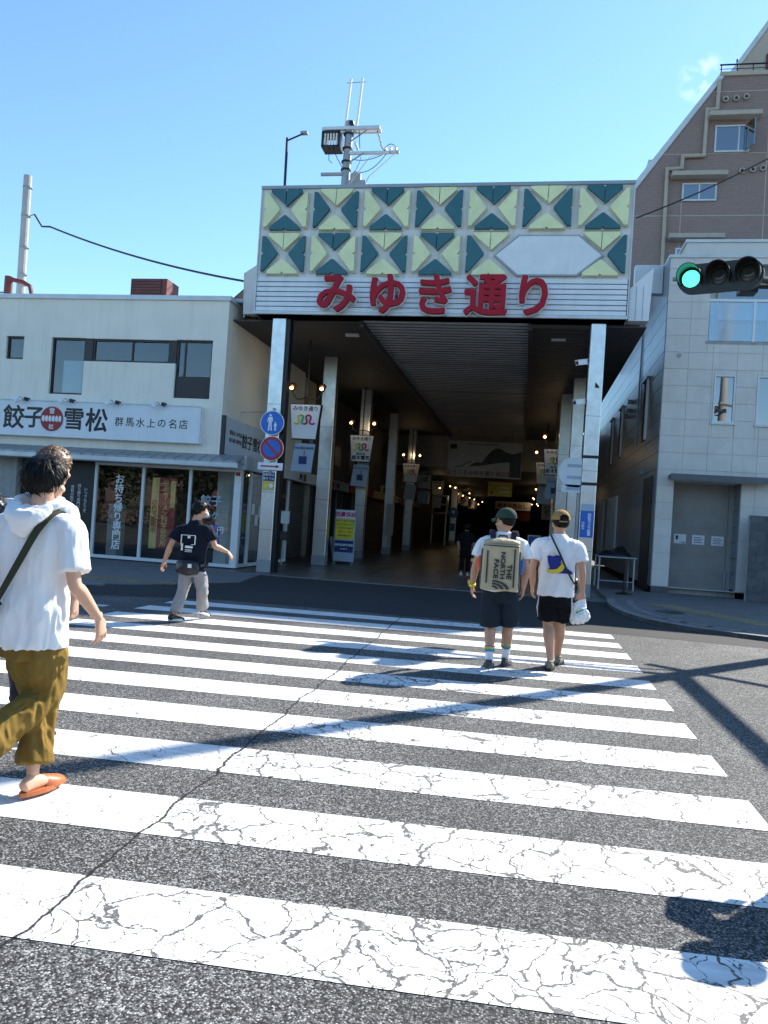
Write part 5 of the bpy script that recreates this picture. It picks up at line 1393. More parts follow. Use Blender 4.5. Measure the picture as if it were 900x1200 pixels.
SKIN = mat('tanned skin', (.50, .27, .17), .5, var=.06, vscale=9)
SKIN2 = mat('light skin', (.58, .33, .22), .5, var=.06, vscale=9)
HAIRB = mat('black hair', (.005, .0045, .0045), .42, var=.3, vscale=30, spec=.18)
HAIRN = mat('brown curly hair', (.10, .055, .028), .5, var=.35, vscale=30)
def cloth(name, col, var=.05, rough=.85, fib=.25): return mat(name, col, rough, var=var, vscale=5, bump=fib, bscale=420, spec=.2)
WHITE = cloth('white cotton', (.80,.80,.80)); KHAKI = cloth('mustard cotton', (.20,.122,.026), .16); NAVY = cloth('navy cotton', (.006,.008,.018))
GREYP = cloth('grey trousers', (.30,.285,.285), .08); DKSH = cloth('slate shorts', (.016,.024,.034), .12); BLKSH = cloth('black shorts', (.004,.004,.005))
STRAP = cloth('olive webbing', (.045,.045,.025), .15); SOCK = cloth('white sock', (.78,.78,.78)); BAGT = mat('tan coated canvas', (.44,.37,.23), .5, var=.08, vscale=6, bump=.12, bscale=300)
GREENCAP = cloth('dark green cap cloth', (.028,.055,.038), .12); TANCAP = cloth('tan cap cloth', (.33,.19,.065), .1)
ORANGE = mat('orange rubber', (.43,.12,.035), .45, var=.06); SOLEW = mat('white rubber sole', (.7,.7,.68), .6); SHOEG = mat('slate shoe', (.05,.062,.075), .7, var=.15, vscale=12, bump=.3, bscale=200)
NYLON = mat('black nylon', (.010,.010,.012), .35, var=.3, vscale=9); CHAR = mat('charcoal print', (.035,.04,.04), .6); PLASTICBAG = mat('white plastic bag', (.82,.83,.84), .35, var=.04)
RUBY = mat('tan trainer', (.20,.18,.13), .7, var=.3, vscale=14); TBLUE = mat('blue print ink', (.010,.022,.22), .7); TYEL = mat('yellow print ink', (.75,.55,.02), .7)

def arm(mb, sh, el, wr, k=1.0):
    sh, el, wr = Vector(sh), Vector(el), Vector(wr)
    loft(mb, [(sh,.047*k,.047*k),(sh.lerp(el,.4),.044*k,.046*k),(el,.036*k,.037*k),(el.lerp(wr,.25),.039*k,.039*k),(el.lerp(wr,.65),.032*k,.031*k),(wr,.024*k,.021*k)], (0,1,.2), 14, 4)
def leg(mb, hp, kn, an, k=1.0):
    hp, kn, an = Vector(hp), Vector(kn), Vector(an); t = (kn-an).normalized()
    bk = Vector((0,-1,0)); bk = (bk - t*bk.dot(t)).normalized()
    loft(mb, [(hp,.060*k,.062*k),(hp.lerp(kn,.5),.070*k,.075*k),(kn,.050*k,.054*k),(kn.lerp(an,.30)+bk*.012,.053*k,.058*k),(kn.lerp(an,.65)+bk*.004,.040*k,.042*k),(an,.030*k,.034*k)], (0,1,.05), 16, 4)
def shoe(parent, heel, toe, m, ms, w=.047, h=.075, ankle=True, name='shoe', sole_t=.028):
    heel, toe = Vector(heel), Vector(toe); d = (toe-heel); L = d.length; d.normalize(); sd = d.cross(Vector((0,0,1))).normalized(); u = sd.cross(d).normalized()
    mb = MB()
    def S(t, wa, hb, z): return (heel + d*(L*t) + u*z, wa, hb)
    loft(mb, [S(.03,w*.62,h*.45,h*.50),S(.18,w*.80,h*.52,h*.55),S(.42,w*.86,h*.45,h*.48),S(.68,w*1.0,h*.34,h*.38),S(.88,w*.88,h*.26,h*.30),S(.985,w*.45,h*.18,h*.24)], u, 16, 4, .5)
    if ankle: loft(mb, [(heel+d*(L*.20)+u*(h*.4),w*.72,L*.17),(heel+d*(L*.19)+u*(h*1.12),w*.72,L*.15)], d, 14, 3, .1)
    s_ = fuse(mb, name, m, parent, .006, 3)
    n_ = 20; out = []
    for k in range(n_):
        a = 2*PI*k/n_; t = .5-.5*math.cos(a); wd = w*(.80+.28*math.sin(t*PI*.9)**2 - .12*max(0, .4-t))*(1 if t < .75 else 1-(t-.75)*1.0)
        out.append(heel + d*(L*(-.01+1.03*t)) + sd*(wd*math.sin(a)*1.05))
    MB().prism([p + u*.002 for p in out], u*sole_t).build('sole', ms, s_)
    return s_
def person(name, loc, label, group='people on and beside the crossing'):
    return thing(name, loc, label, 'person', group)

# ---- A: near man in the white hooded shirt
A = person('person', (-2.43,3.55,0), 'man in white hooded shirt and mustard trousers walking in orange sandals, nearest on the left')
ax_, ay_ = -2.43, 3.55
def V(x, y, z): return Vector((ax_+x, ay_+y, z))
HR = Rz(-22) @ Rx(-4); hc = V(.005,.035,1.612)
mb = MB(); head(mb, hc, HR, .98)
loft(mb, [(V(0,.0,1.36),.075,.07),(V(0,.012,1.44),.060,.062),(V(.002,.025,1.54),.055,.058)], (0,1,0))
shR, elR, wrR = V(.180,.0,1.375), V(.240,-.03,1.095), V(.305,.11,.905)
shL, elL, wrL = V(-.185,.0,1.375), V(-.265,-.09,1.09), V(-.275,-.13,.865)
arm(mb, shR, elR, wrR, .94); arm(mb, shL, elL, wrL, .94)
hand(mb, wrR, (.10,.25,-.95), (-.55,.1,-.25), (-.3,.9,.2), .85, 1.0); hand(mb, wrL, (0,-.15,-1), (.9,.1,.1), (0,1,0), .5, 1.05)
loft(mb, [(V(0,0,1.02),.12,.08),(V(0,0,1.2),.14,.09),(V(0,0,1.36),.15,.075)], (0,1,0))
hipR, knR, anR = V(.085,.0,.88), V(.062,.055,.49), V(-.085,-.33,.235)
hipL, knL, anL = V(-.085,.0,.88), V(.02,.09,.50), V(.065,.0,.115)
leg(mb, hipR, knR, anR, .95); leg(mb, hipL, knL, anL, .95)
def foot(heel, toe, k=1.0):
    heel, toe = Vector(heel), Vector(toe); d = (toe-heel); L = d.length; d.normalize(); sd = d.cross(Vector((0,0,1))).normalized(); u = sd.cross(d).normalized()
    loft(mb, [(heel+d*.01+u*.032,.028,.030),(heel+d*(L*.2)+u*.045,.031,.044),(heel+d*(L*.45)+u*.036,.035,.034),(heel+d*(L*.72)+u*.022,.043,.020),(heel+d*(L*.86)+u*.015,.040,.013)], u, 14, 4, .5)
    for i in range(5):
        o = (i-2)*.0175; p = heel + d*(L*(.86-.02*abs(i-1.5))) + sd*o + u*.013
        loft(mb, [(p-d*.02,.010,.010),(p+d*(L*.10),.009,.009),(p+d*(L*.13),.006,.006)], u, 8, 2, .8)
hL, tL = V(.060,-.075,.03), V(.100,.185,.03)
foot(hL, tL)
hR2, tR2 = V(-.085,-.385,.175), V(-.05,-.20,.02)
foot(hR2, tR2)
bodyA = fuse(mb, 'body', SKIN2, A, .0045, 3)
# shirt
mb = MB()
loft(mb, [(V(0,.0,.755),.185,.138),(V(0,.0,.90),.182,.134),(V(0,.005,1.08),.175,.122),(V(0,.0,1.26),.192,.125),(V(0,.0,1.37),.185,.105),(V(0,.0,1.425),.125,.085),(V(0,.005,1.455),.075,.07)], (0,1,0), 28, 5, .05)
loft(mb, [(V(.10,0,1.385),.055,.075),(shR+Vector((.012,0,-.022)),.060,.076),(shR.lerp(elR,.45)+Vector((.006,0,0)),.064,.078),(shR.lerp(elR,.80)+Vector((.010,-.003,0)),.069,.086)], (0,1,.2), 20, 4, .02)
loft(mb, [(V(-.10,0,1.385),.055,.075),(shL+Vector((-.012,0,-.022)),.060,.076),(shL.lerp(elL,.45)+Vector((-.006,0,0)),.064,.078),(shL.lerp(elL,.80)+Vector((-.010,-.003,0)),.069,.086)], (0,1,.2), 20, 4, .02)
def limA(p): return .35 + .9*min(1, max(0, (1.42-p.z)/.5))
fA = folds(.014, 6.5, 3, (1.6,1.6,.45), .5, limA)
shirt = fuse(mb, 'shirt', WHITE, A, .0075, 3, fA)
# hood: a rolled collar with a sagging pouch on the back
mb = MB(); n_ = 20; ringp = []
for k in range(n_+1):
    a = -PI/2 + 2*PI*k/n_
    ringp.append((V(.112*math.cos(a), .01+.082*math.sin(a)-.02, 1.472-.028*math.sin(a)*(-1)+.012*math.cos(2*a)), .026, .030))
loft(mb, ringp, (0,0,1), 12, 2, .3)
loft(mb, [(V(-.105,-.075,1.455),.030,.028),(V(-.055,-.125,1.415),.040,.045),(V(0,-.138,1.385),.042,.060),(V(.055,-.125,1.415),.040,.045),(V(.105,-.075,1.455),.030,.028)], (0,0,1), 14, 5, .5)
loft(mb, [(V(-.04,-.125,1.40),.05,.03),(V(0,-.140,1.34),.055,.022),(V(0,-.13,1.305),.035,.012)], (0,1,0), 14, 4, .6)
fuse(mb, 'hood', WHITE, A, .0075, 4, folds(.010, 9, 8, (1,1,1.6), .3))
# trousers
mb = MB()
loft(mb, [(V(0,.0,.70),.155,.118),(V(0,.0,.80),.145,.105),(V(0,.0,.90),.13,.09)], (0,1,0), 24, 4, .2)
d_ = (anR-knR).normalized()
loft(mb, [(V(.075,0,.84),.070,.085),(hipR.lerp(knR,.5),.100,.110),(knR+Vector((.0,.0,.02)),.084,.088),(knR.lerp(anR,.45),.082,.088),(knR.lerp(anR,.82),.084,.094)], (0,1,.2), 22, 5, .05)
loft(mb, [(V(-.070,0,.84),.070,.085),(hipL.lerp(knL,.5),.102,.112),(knL,.088,.094),(knL.lerp(anL,.5),.080,.088),(knL.lerp(anL,.86),.084,.092)], (0,1,.2), 22, 5, .05)
fP = folds(.015, 7.5, 5, (1.3,1.3,.55), .55)
fuse(mb, 'trousers', KHAKI, A, .0075, 2, fP)
hair(A, hc, HR, HAIRB, .99, .017, 2600, .070, .36, 4, (.15,-.40,.88), .25)
# sandals: footbed with a wide band
def sandal(heel, toe):
    heel, toe = Vector(heel), Vector(toe); d = (toe-heel); L = d.length; d.normalize(); sd = d.cross(Vector((0,0,1))).normalized(); u = sd.cross(d).normalized()
    mb = MB(); n_ = 22; out = []
    for k in range(n_):
        a = 2*PI*k/n_; t = .5-.5*math.cos(a); wd = .041+.014*math.sin(t*PI*.85)**2
        out.append(heel + d*(L*(-.04+1.10*t)) + sd*(wd*math.sin(a)) - u*.012)
    mb.prism(out, u*.022)
    s_ = mb.build('sandal', ORANGE, A)
    mb = MB(); vs = []; m_ = 16; lay = ((.50,.034,.060),(.60,.050,.058),(.78,.054,.044),(.97,.048,.030),(1.04,.030,.014))
    for t, w_, h_ in lay:
        for k in range(m_+1):
            a = PI*k/m_; vs.append(heel + d*(L*t) + sd*(w_*1.05*math.cos(a)) + u*(h_*math.sin(a)**.8))
    o = len(vs); vs += [v + (v - (heel + d*(L*.75)))*.0 + u*.004 + d*.0 for v in vs]
    fs = [(i*(m_+1)+k, i*(m_+1)+k+1, (i+1)*(m_+1)+k+1, (i+1)*(m_+1)+k) for i in range(len(lay)-1) for k in range(m_)]
    fs += [tuple(i+o for i in f[::-1]) for f in fs]; mb.add(vs, fs)
    mb.build('sandal_band', ORANGE, s_, smooth=True)
sandal(hL, tL); sandal(hR2, tR2)
# shoulder strap and bag
strp = [V(.095,.07,1.405),V(.115,.01,1.448),V(.115,-.06,1.425),V(.085,-.118,1.35),V(.03,-.142,1.22),V(-.04,-.148,1.08),V(-.115,-.140,.95),V(-.185,-.10,.86),V(-.235,-.03,.80)]
def ribbon(pts, w, t, outw, m, name, parent):
    """flat strap along pts, lying against the body; outw: function giving the outward normal"""
    P = []; n_ = len(pts)
    for i in range(n_-1):
        for k in range(5):
            t_ = k/5; p0,p1,p2,p3 = pts[max(i-1,0)],pts[i],pts[i+1],pts[min(i+2,n_-1)]
            P.append(.5*((2*p1)+(p2-p0)*t_+(2*p0-5*p1+4*p2-p3)*t_*t_+(3*p1-p0-3*p2+p3)*t_**3))
    P.append(pts[-1]); vs = []
    for i, p in enumerate(P):
        tg = (P[min(i+1,len(P)-1)]-P[max(i-1,0)]).normalized(); nn = outw(p); nn = (nn-tg*nn.dot(tg)).normalized(); s_ = tg.cross(nn)
        vs += [p-s_*w/2, p+s_*w/2, p+s_*w/2+nn*t, p-s_*w/2+nn*t]
    fs = [(0,3,2,1), tuple(len(vs)-4+k for k in range(4))]
    for i in range(len(P)-1):
        a = i*4; b_ = a+4
        for k in range(4): fs.append((a+k, a+(k+1) % 4, b_+(k+1) % 4, b_+k))
    return MB().add(vs, fs).build(name, m, parent)
bagA = thing('shoulder_bag', tuple(V(-.27,-.03,.72)), 'small olive and grey shoulder bag on a strap at the hooded man\'s hip', 'bag')
ribbon([p - Vector((0,.012,0)) if p.y < ay_ else p for p in strp], .036, .004, lambda p: Vector((p.x-ax_, (p.y-ay_)*2.2, max(0,(p.z-1.38)*6))), STRAP, 'strap', bagA)
mb = MB(); mb.obox(V(-.105,-.152,.972), Vector((-.72,.05,-.69)), Vector((0,1,0)), Vector((.69,0,-.72)), .03,.008,.024); mb.build('buckle', M['black'], bagA)
MB().obox(V(-.2,-.105,.83), Vector((-.7,.3,-.6)).normalized(), Vector((.3,.9,0)).normalized(), Vector((.5,0,-.8)).normalized(), .025,.006,.018).build('strap_clip', M['grey'], bagA)
mb = MB(); loft(mb, [(V(-.275,-.02,.80),.03,.09),(V(-.285,-.02,.74),.045,.12),(V(-.285,-.02,.66),.05,.125),(V(-.28,-.02,.60),.035,.11)], (0,1,0), 20, 4, .5)
fuse(mb, 'bag_body', mat('slate bag cloth', (.10,.11,.13), .8, var=.2), bagA, .008, 3, folds(.008,9,2))
mb = MB(); loft(mb, [(V(-.315,-.02,.72),.015,.09),(V(-.325,-.02,.64),.016,.09)], (0,1,0), 16, 3, .5); fuse(mb, 'bag_pocket', STRAP, bagA, .008, 2)
MB().obox(V(-.205,-.12,.795), Vector((1,0,0)), Vector((0,1,0)), Vector((0,0,1)), .012,.002,.02).build('zip_tag', M['redsign'], bagA)

# ---- B: curly brown haired man just beyond A
bx_, by_ = -2.985, 4.32
def V(x, y, z): return Vector((bx_+x, by_+y, z))
Bp = person('person', (bx_,by_,0), 'curly brown haired man in white shirt half hidden behind the hooded man')
HB = Rz(-8) @ Rx(-2); hb = V(.10,.02,1.715)
mb = MB(); head(mb, hb, HB, 1.02); loft(mb, [(V(.05,-.01,1.42),.08,.07),(V(.08,.0,1.54),.06,.062),(V(.095,.01,1.64),.055,.06)], (0,1,0))
shR, elR, wrR = V(.205,0,1.42), V(.235,.02,1.14), V(.24,.10,.89); shL, elL, wrL = V(-.19,0,1.42), V(-.24,-.05,1.14), V(-.22,.06,.90)
arm(mb, shR, elR, wrR, 1.0); arm(mb, shL, elL, wrL, 1.0); hand(mb, wrR, (0,.2,-1), (-1,0,0), (0,1,0), .5); hand(mb, wrL, (0,.2,-1), (1,0,0), (0,1,0), .5)
loft(mb, [(V(0,0,.95),.12,.085),(V(0,0,1.2),.14,.09),(V(0,0,1.40),.15,.075)], (0,1,0))
leg(mb, V(.09,0,.92), V(.10,.06,.50), V(.09,-.02,.09)); leg(mb, V(-.09,0,.92), V(-.10,.10,.50), V(-.09,.16,.09))
fuse(mb, 'body', SKIN2, Bp, .008, 3)
mb = MB(); loft(mb, [(V(0,0,.86),.165,.12),(V(0,0,1.05),.165,.12),(V(0,0,1.28),.18,.12),(V(0,0,1.41),.185,.10),(V(.02,0,1.475),.11,.08),(V(.05,0,1.51),.07,.065)], (0,1,0), 26, 4, .05)
for q0,q1 in ((shR,elR),(shL,elL)): loft(mb, [(q0.lerp(V(0,0,1.42),.4),.07,.08),(q0,.072,.08),(q0.lerp(q1,.5),.066,.074),(q0.lerp(q1,.8),.07,.08)], (0,1,.2), 18, 4, .02)
fuse(mb, 'shirt', WHITE, Bp, .008, 3, folds(.013,6,11,(1.4,1.4,.6)))
mb = MB(); loft(mb, [(V(0,0,.72),.155,.115),(V(0,0,.82),.16,.115),(V(0,0,.95),.15,.11)], (0,1,0), 22, 4, .2)
loft(mb, [(V(.085,0,.86),.10,.11),(V(.095,.05,.52),.075,.085),(V(.09,-.01,.14),.065,.075)], (0,1,0), 18, 4, .05); loft(mb, [(V(-.085,0,.86),.10,.11),(V(-.095,.09,.52),.075,.085),(V(-.09,.14,.14),.065,.075)], (0,1,0), 18, 4, .05)
fuse(mb, 'trousers', cloth('dark trousers', (.03,.03,.035)), Bp, .008, 2, folds(.012,6,4))
shoe(Bp, V(.09,-.08,0), V(.11,.19,0), M['black'], SOLEW); shoe(Bp, V(-.09,.09,0), V(-.09,.36,0), M['black'], SOLEW)
hair(Bp, hb, HB, HAIRN, 1.04, .020, 1500, .036, .8, 9, (0,-.2,.95), .95)
bgB = thing('nylon_bag', (bx_-.29,by_-.12,1.3), 'glossy black nylon bag slung over the curly haired man\'s left shoulder', 'bag')
mb = MB(); loft(mb, [(V(-.46,-.14,1.40),.10,.08),(V(-.36,-.14,1.42),.15,.11),(V(-.24,-.14,1.40),.14,.11),(V(-.15,-.14,1.36),.09,.08)], (0,1,0), 22, 5, .5)
loft(mb, [(V(-.33,-.14,1.48),.16,.10),(V(-.33,-.14,1.36),.19,.12),(V(-.33,-.14,1.20),.18,.11)], (0,1,0), 22, 4, .4)
fuse(mb, 'bag_body', NYLON, bgB, .008, 2, folds(.022,9,6,(1,1,1.4),.5))
ribbon([V(-.22,.10,1.36),V(-.20,.06,1.46),V(-.21,-.02,1.50),V(-.25,-.09,1.46)], .05, .006, lambda p: Vector((-.1,(p.y-by_)*2,1)), NYLON, 'strap', bgB)

def torso_shirt(V, m, P, hem, sh, neck, shs, els, wid=.19, sl=.55, seed=1, amp=.013, flare=0, name='shirt', slr=.078):
    """T-shirt with short sleeves; shs/els: (shoulder, elbow) right then left"""
    mb = MB()
    hx, hy, hz = hem; nx, ny, nz = neck
    def mid(t): return V(hx+(nx-hx)*t, hy+(ny-hy)*t, hz+(sh-hz)*t)
    loft(mb, [(mid(0),wid*.93+flare,.125+flare*.5),(mid(.25),wid*.92,.122),(mid(.6),wid*.95,.122),(mid(.85),wid,.118),(mid(.96),wid*.90,.098),(V(nx,ny,sh+.03),wid*.62,.085),(V(nx,ny,nz),.072,.068)], (0,1,0), 28, 5, .05)
    for q0, q1 in zip(shs, els):
        c_ = V(nx,ny,sh)
        loft(mb, [(q0.lerp(c_,.5)+Vector((0,0,.012)),.052,.075),(q0+Vector((0,0,-.022)),.062,.080),(q0.lerp(q1,sl*.55),slr*.88,.082),(q0.lerp(q1,sl),slr*1.0,.090)], (0,1,.2), 20, 4, .02)
    return fuse(mb, name, m, P, .0078, 3, folds(amp, 6, seed, (1.5,1.5,.6), .3))
def shorts(V, m, P, top, legs, wid=.165, seed=2, amp=.010, name='shorts', r0=.098, r1=.108):
    """legs: list of (hip, knee, fraction reached)"""
    mb = MB()
    loft(mb, [(V(top[0],top[1],top[2]-.20),wid*.96,.118),(V(top[0],top[1],top[2]-.10),wid*.93,.11),(V(*top),wid*.82,.09)], (0,1,0), 24, 4, .2)
    for hp, kn, fr in legs:
        loft(mb, [(hp+Vector((0,0,-.02)),r0*.8,.09),(hp.lerp(kn,.45),r0,.108),(hp.lerp(kn,fr),r1,.115)], (0,1,.1), 22, 5, .03)
    return fuse(mb, name, m, P, .0078, 2, folds(amp, 6, seed, (1.3,1.3,.7), .35))
def cap(P, hc, HR, m, bill_yaw, k=1.0, gap=False, brim_w=.078, brim_l=.072):
    C_ = Rz(bill_yaw); vs = []; nu, nv = 36, 12; hc = Vector(hc); RR = HR @ C_
    ctr = Vector((0,-.010,.022))*k; r = Vector((.092,.112,.098))*k
    if abs(bill_yaw) > 150: ctr = Vector((0,.012,.022))*k
    fs = []; lay = 0
    for sgn, off in ((1, 0), (-1, -.004)):
        o = len(vs)
        for i in range(nv+1):
            th = (PI*.53)*i/nv
            for j in range(nu):
                ph = 2*PI*j/nu
                w_ = 1 + .012*math.cos(ph*6)*math.sin(th)
                vs.append(hc + RR @ (ctr + Vector(((r.x+off)*math.sin(th)*math.cos(ph)*w_, (r.y+off)*math.sin(th)*math.sin(ph)*w_, (r.z+off)*math.cos(th)-.010*math.sin(th)*math.sin(ph)))))
        for i in range(nv):
            for j in range(nu):
                if gap:
                    ph = 2*PI*(j+.5)/nu; dd = abs(ph-1.5*PI)
                    if i > nv-5 and dd < .50*(1-((nv-1-i)/4.5)**2)**.5: continue
                f = (o+i*nu+j, o+(i+1)*nu+j, o+(i+1)*nu+(j+1) % nu, o+i*nu+(j+1) % nu)
                fs.append(f if sgn > 0 else f[::-1])
    mb = MB().add(vs, fs); c_ = mb.build('cap', m, P, smooth=True, fix=False)
    # bill: a curved plate
    vs = []; a_, b_ = 14, 5
    for t in (0, -.006):
        for i in range(b_+1):
            for j in range(a_+1):
                u = -1+2*j/a_; v = i/b_
                x = u*brim_w*k*(1-.16*v*v); y = (r.y*.93*math.sqrt(max(0,1-(u*.80)**2)) + brim_l*k*v*math.sqrt(max(0,1-(u*.86)**2)))
                z = -.012 - .026*u*u - .016*v + t
                vs.append(hc + RR @ (ctr + Vector((x, y, z*k))))
    n1 = (a_+1)*(b_+1); fs = []
    for i in range(b_):
        for j in range(a_):
            q = (i*(a_+1)+j, i*(a_+1)+j+1, (i+1)*(a_+1)+j+1, (i+1)*(a_+1)+j); fs += [q, tuple(x+n1 for x in q[::-1])]
    rim_ = [b_*(a_+1)+j for j in range(a_+1)]
    for j in range(a_): fs.append((rim_[j], rim_[j+1], rim_[j+1]+n1, rim_[j]+n1))
    MB().add(vs, fs).build('bill', m, c_, smooth=True)
    MB().lathe(hc + RR @ (ctr+Vector((0,0,r.z-.002))), [(.012,0),(.010,.006),(0,.008)], 10, RR @ Vector((0,0,1))).build('button', m, c_)
    if gap:
        MB().tube([hc + RR @ (ctr+Vector((.058*k*math.sin(t),-.100*k*math.cos(t*.8)-.004,-.018*k))) for t in [-1+2*i/8 for i in range(9)]], .008, 6).build('cap_strap', m, c_)
    return c_
def sock(P, an, kn, top, m, r=.050):
    an, kn = Vector(an), Vector(kn); mb = MB(); e = an.lerp(kn, top)
    loft(mb, [(an-Vector((0,0,.06)),r*.80,r*.95),(an,r*.78,r*.86),(an.lerp(e,.6),r*.88,r*.94),(e,r*1.0,r*1.06)], (0,1,.05), 16, 3, .02)
    s_ = fuse(mb, 'sock', m, P, .006, 2)
    d = (e-an).normalized()
    for i,(nm,mt) in enumerate((('red_stripe',M['redsign']),('yellow_stripe',M['yel2']),('green_stripe',M['green']),('blue_stripe',M['blue']))):
        c_ = e - d*(.022+.017*i)
        MB().lathe(c_, [(r*1.03,0),(r*1.065,.001),(r*1.065,.012),(r*1.03,.013)], 18, d).build(nm, mt, s_)
def flat_print(pts, m, name, P, d=(0,-.004,0)): return MB().prism([Vector(p) for p in pts], d).build(name, m, P)

# ---- D: man with the tan backpack
dx_, dy_ = -.222, 8.48
def V(x, y, z): return Vector((dx_+x, dy_+y, z))
Dp = person('person', (dx_,dy_,0), 'man in green cap and navy shorts carrying a large tan backpack across the crossing')
HD = Rz(52) @ Rx(2); hd_ = V(0.005,.02,1.605)
mb = MB(); head(mb, hd_, HD, 1.08); loft(mb, [(V(0,-.01,1.36),.085,.075),(V(0,.0,1.45),.066,.066),(V(0,.01,1.53),.062,.062)], (0,1,0))
shR, elR, wrR = V(.205,0,1.36), V(.262,-.03,1.08), V(.245,.07,.875); shL, elL, wrL = V(-.205,0,1.36), V(-.285,-.02,1.07), V(-.310,.06,.865)
arm(mb, shR, elR, wrR, 1.12); arm(mb, shL, elL, wrL, 1.12)
hand(mb, wrR, (-.05,.2,-1), (-1,.1,0), (0,1,0), .7, 1.05); hand(mb, wrL, (.02,.2,-1), (1,.1,0), (0,1,0), .7, 1.05)
hipR, knR, anR = V(.095,0,.86), V(.105,.09,.475), V(.095,.16,.085); hipL, knL, anL = V(-.10,0,.86), V(-.085,.03,.475), V(-.07,-.06,.085)
leg(mb, hipR, knR, anR, 1.16); leg(mb, hipL, knL, anL, 1.16)
loft(mb, [(V(0,0,.85),.13,.09),(V(0,0,1.1),.15,.10),(V(0,0,1.35),.16,.08)], (0,1,0))
fuse(mb, 'body', SKIN, Dp, .008, 3)
torso_shirt(V, WHITE, Dp, (0,0,.83), 1.375, (0,.0,1.47), (shR,shL), (elR,elL), .205, .60, 21, slr=.085)
shorts(V, DKSH, Dp, (0,0,.90), ((hipR,knR,1.02),(hipL,knL,1.08)), .175, 5, r0=.105, r1=.112)
sock(Dp, anR, knR, .50, SOCK, .053); sock(Dp, anL, knL, .40, SOCK, .053)
shoe(Dp, V(.085,.07,.0), V(.135,.34,.0), SHOEG, SHOEG, .052, .085); shoe(Dp, V(-.070,-.145,.0), V(-.075,.135,.0), SHOEG, SHOEG, .052, .085)
hair(Dp, hd_, HD, HAIRB, 1.075, .006, 300, .02, .1, 31)
cap(Dp, hd_, HD, GREENCAP, 0, 1.10)
wt = thing('wristwatch', tuple(V(-.308,.05,.90)), 'chunky yellow watch on the left wrist of the backpack man', 'watch')
d = (wrL-elL).normalized(); MB().lathe(wrL.lerp(elL,.10), [(.033,0),(.040,.002),(.040,.030),(.033,.032)], 16, d).build('strap', M['yel2'], wt); MB().lathe(wrL.lerp(elL,.12)+Vector((-.036,-.01,.008)), [(.022,0),(.022,.012),(.0,.013)], 12, Vector((-1,-.2,0))).build('dial', M['gold'], wt)
# backpack: a big boxy pack with rolled lid
bp = thing('backpack', tuple(V(0,-.22,.88)), 'big boxy tan backpack with dark vertical lettering on the man in the green cap', 'backpack')
def BP(x, y, z): return V(x-.006+ (z-1.1)*.0, y-.02*(z-1.1), z)
mb = MB(); x0,x1,y0,y1,z0,z1 = -.198,.198,-.34,-.135,.855,1.345
bm = bmesh.new(); vs = [bm.verts.new(BP(x*(1-.05*(z == z1)),y,z)) for z in (z0,z1) for y in (y0,y1) for x in (x0,x1)]
for f_ in [(0,2,3,1), (4,5,7,6), (0,1,5,4), (2,6,7,3), (1,3,7,5), (0,4,6,2)]: bm.faces.new([vs[i] for i in f_])
bmesh.ops.bevel(bm, geom=bm.edges[:], offset=.032, segments=4, affect='EDGES', profile=.6); bm.verts.index_update()
mb.add([v.co for v in bm.verts], [[v.index for v in f_.verts] for f_ in bm.faces]); bm.free()
body_ = fuse(mb, 'pack_body', BAGT, bp, .008, 2, folds(.003, 8, 6))
mb = MB(); loft(mb, [(BP(-.18,-.235,1.352),.085,.030),(BP(0,-.235,1.368),.098,.038),(BP(.18,-.235,1.352),.085,.030)], (0,0,1), 18, 5, .4)
fuse(mb, 'lid', BAGT, bp, .008, 2, folds(.008, 9, 4))
for x in (-.199,.199):
    mb = MB(); loft(mb, [(BP(x,-.235,.88),.085,.012),(BP(x,-.235,1.1),.092,.014),(BP(x,-.235,1.28),.08,.010)], (1,0,0), 16, 4, .4); fuse(mb, 'side_panel', SHOEG, bp, .007, 2)
mb = MB().tube([BP(-.185,-.33,1.322),BP(0,-.352,1.325),BP(.185,-.33,1.322)], .007, 6); mb.build('lid_zip', CHAR, bp)
for x in (-.138,.142):
    zz = (.93,1.27) if x < 0 else (.90,1.30)
    MB().box(dx_+x-.012, dx_+x+.004, dy_-.352, dy_-.337, zz[0], zz[1]).build('daisy_strip', CHAR, bp)
for i,(w_,ztop) in enumerate((('THE',1.065),('NORTH',1.165),('FACE',1.10))):
    wd = {'THE':.150,'NORTH':.275,'FACE':.195}[w_]
    cz = {'THE':.868+.155+.0825+.005,'NORTH':1.12+.02,'FACE':1.125+.005}[w_]
    cx_ = (.088,.020,-.048)[i]
    cz = (1.060, 1.122, 1.082)[i]
    text('pack_lettering', w_, (dx_+cx_, dy_-.3505, cz), .066, CHAR, bp, ax=(0,0,-1), ay=(1,0,0), bold=.05, ext=.002, width=wd)
# quarter-dome mark of three bands under the words
for i in range(3):
    r0 = .022+.036*i; mb = MB(); n_ = 12; c_ = Vector((dx_-.080, dy_-.3465, .875))
    vs = []
    for k in range(n_+1):
        a = PI/2*k/n_
        for rr in (r0, r0+.024):
            vs.append(c_ + Vector((math.cos(a)*rr*1.5, 0, math.sin(a)*rr*.78)))
    vs2 = [v+Vector((0,-.003,0)) for v in vs]; o = len(vs)
    fs = []
    for k in range(n_): a = k*2; fs += [(a,a+1,a+3,a+2), (o+a,o+a+2,o+a+3,o+a+1), (a,a+2,o+a+2,o+a), (a+1,o+a+1,o+a+3,a+3)]
    fs += [(0,o,o+1,1), (2*n_,2*n_+1,o+2*n_+1,o+2*n_)]
    MB().add(vs+vs2, fs).build('dome_mark', CHAR, bp)
for s_ in (-1,1):
    ribbon([V(s_*.10,-.13,1.33),V(s_*.115,-.06,1.455),V(s_*.125,.02,1.475),V(s_*.14,.10,1.40),V(s_*.15,.125,1.25)], .06, .012, lambda p: Vector((0,(p.y-dy_)*1.5,.6+(p.z-1.4)*3)), NYLON, 'shoulder_strap', bp)
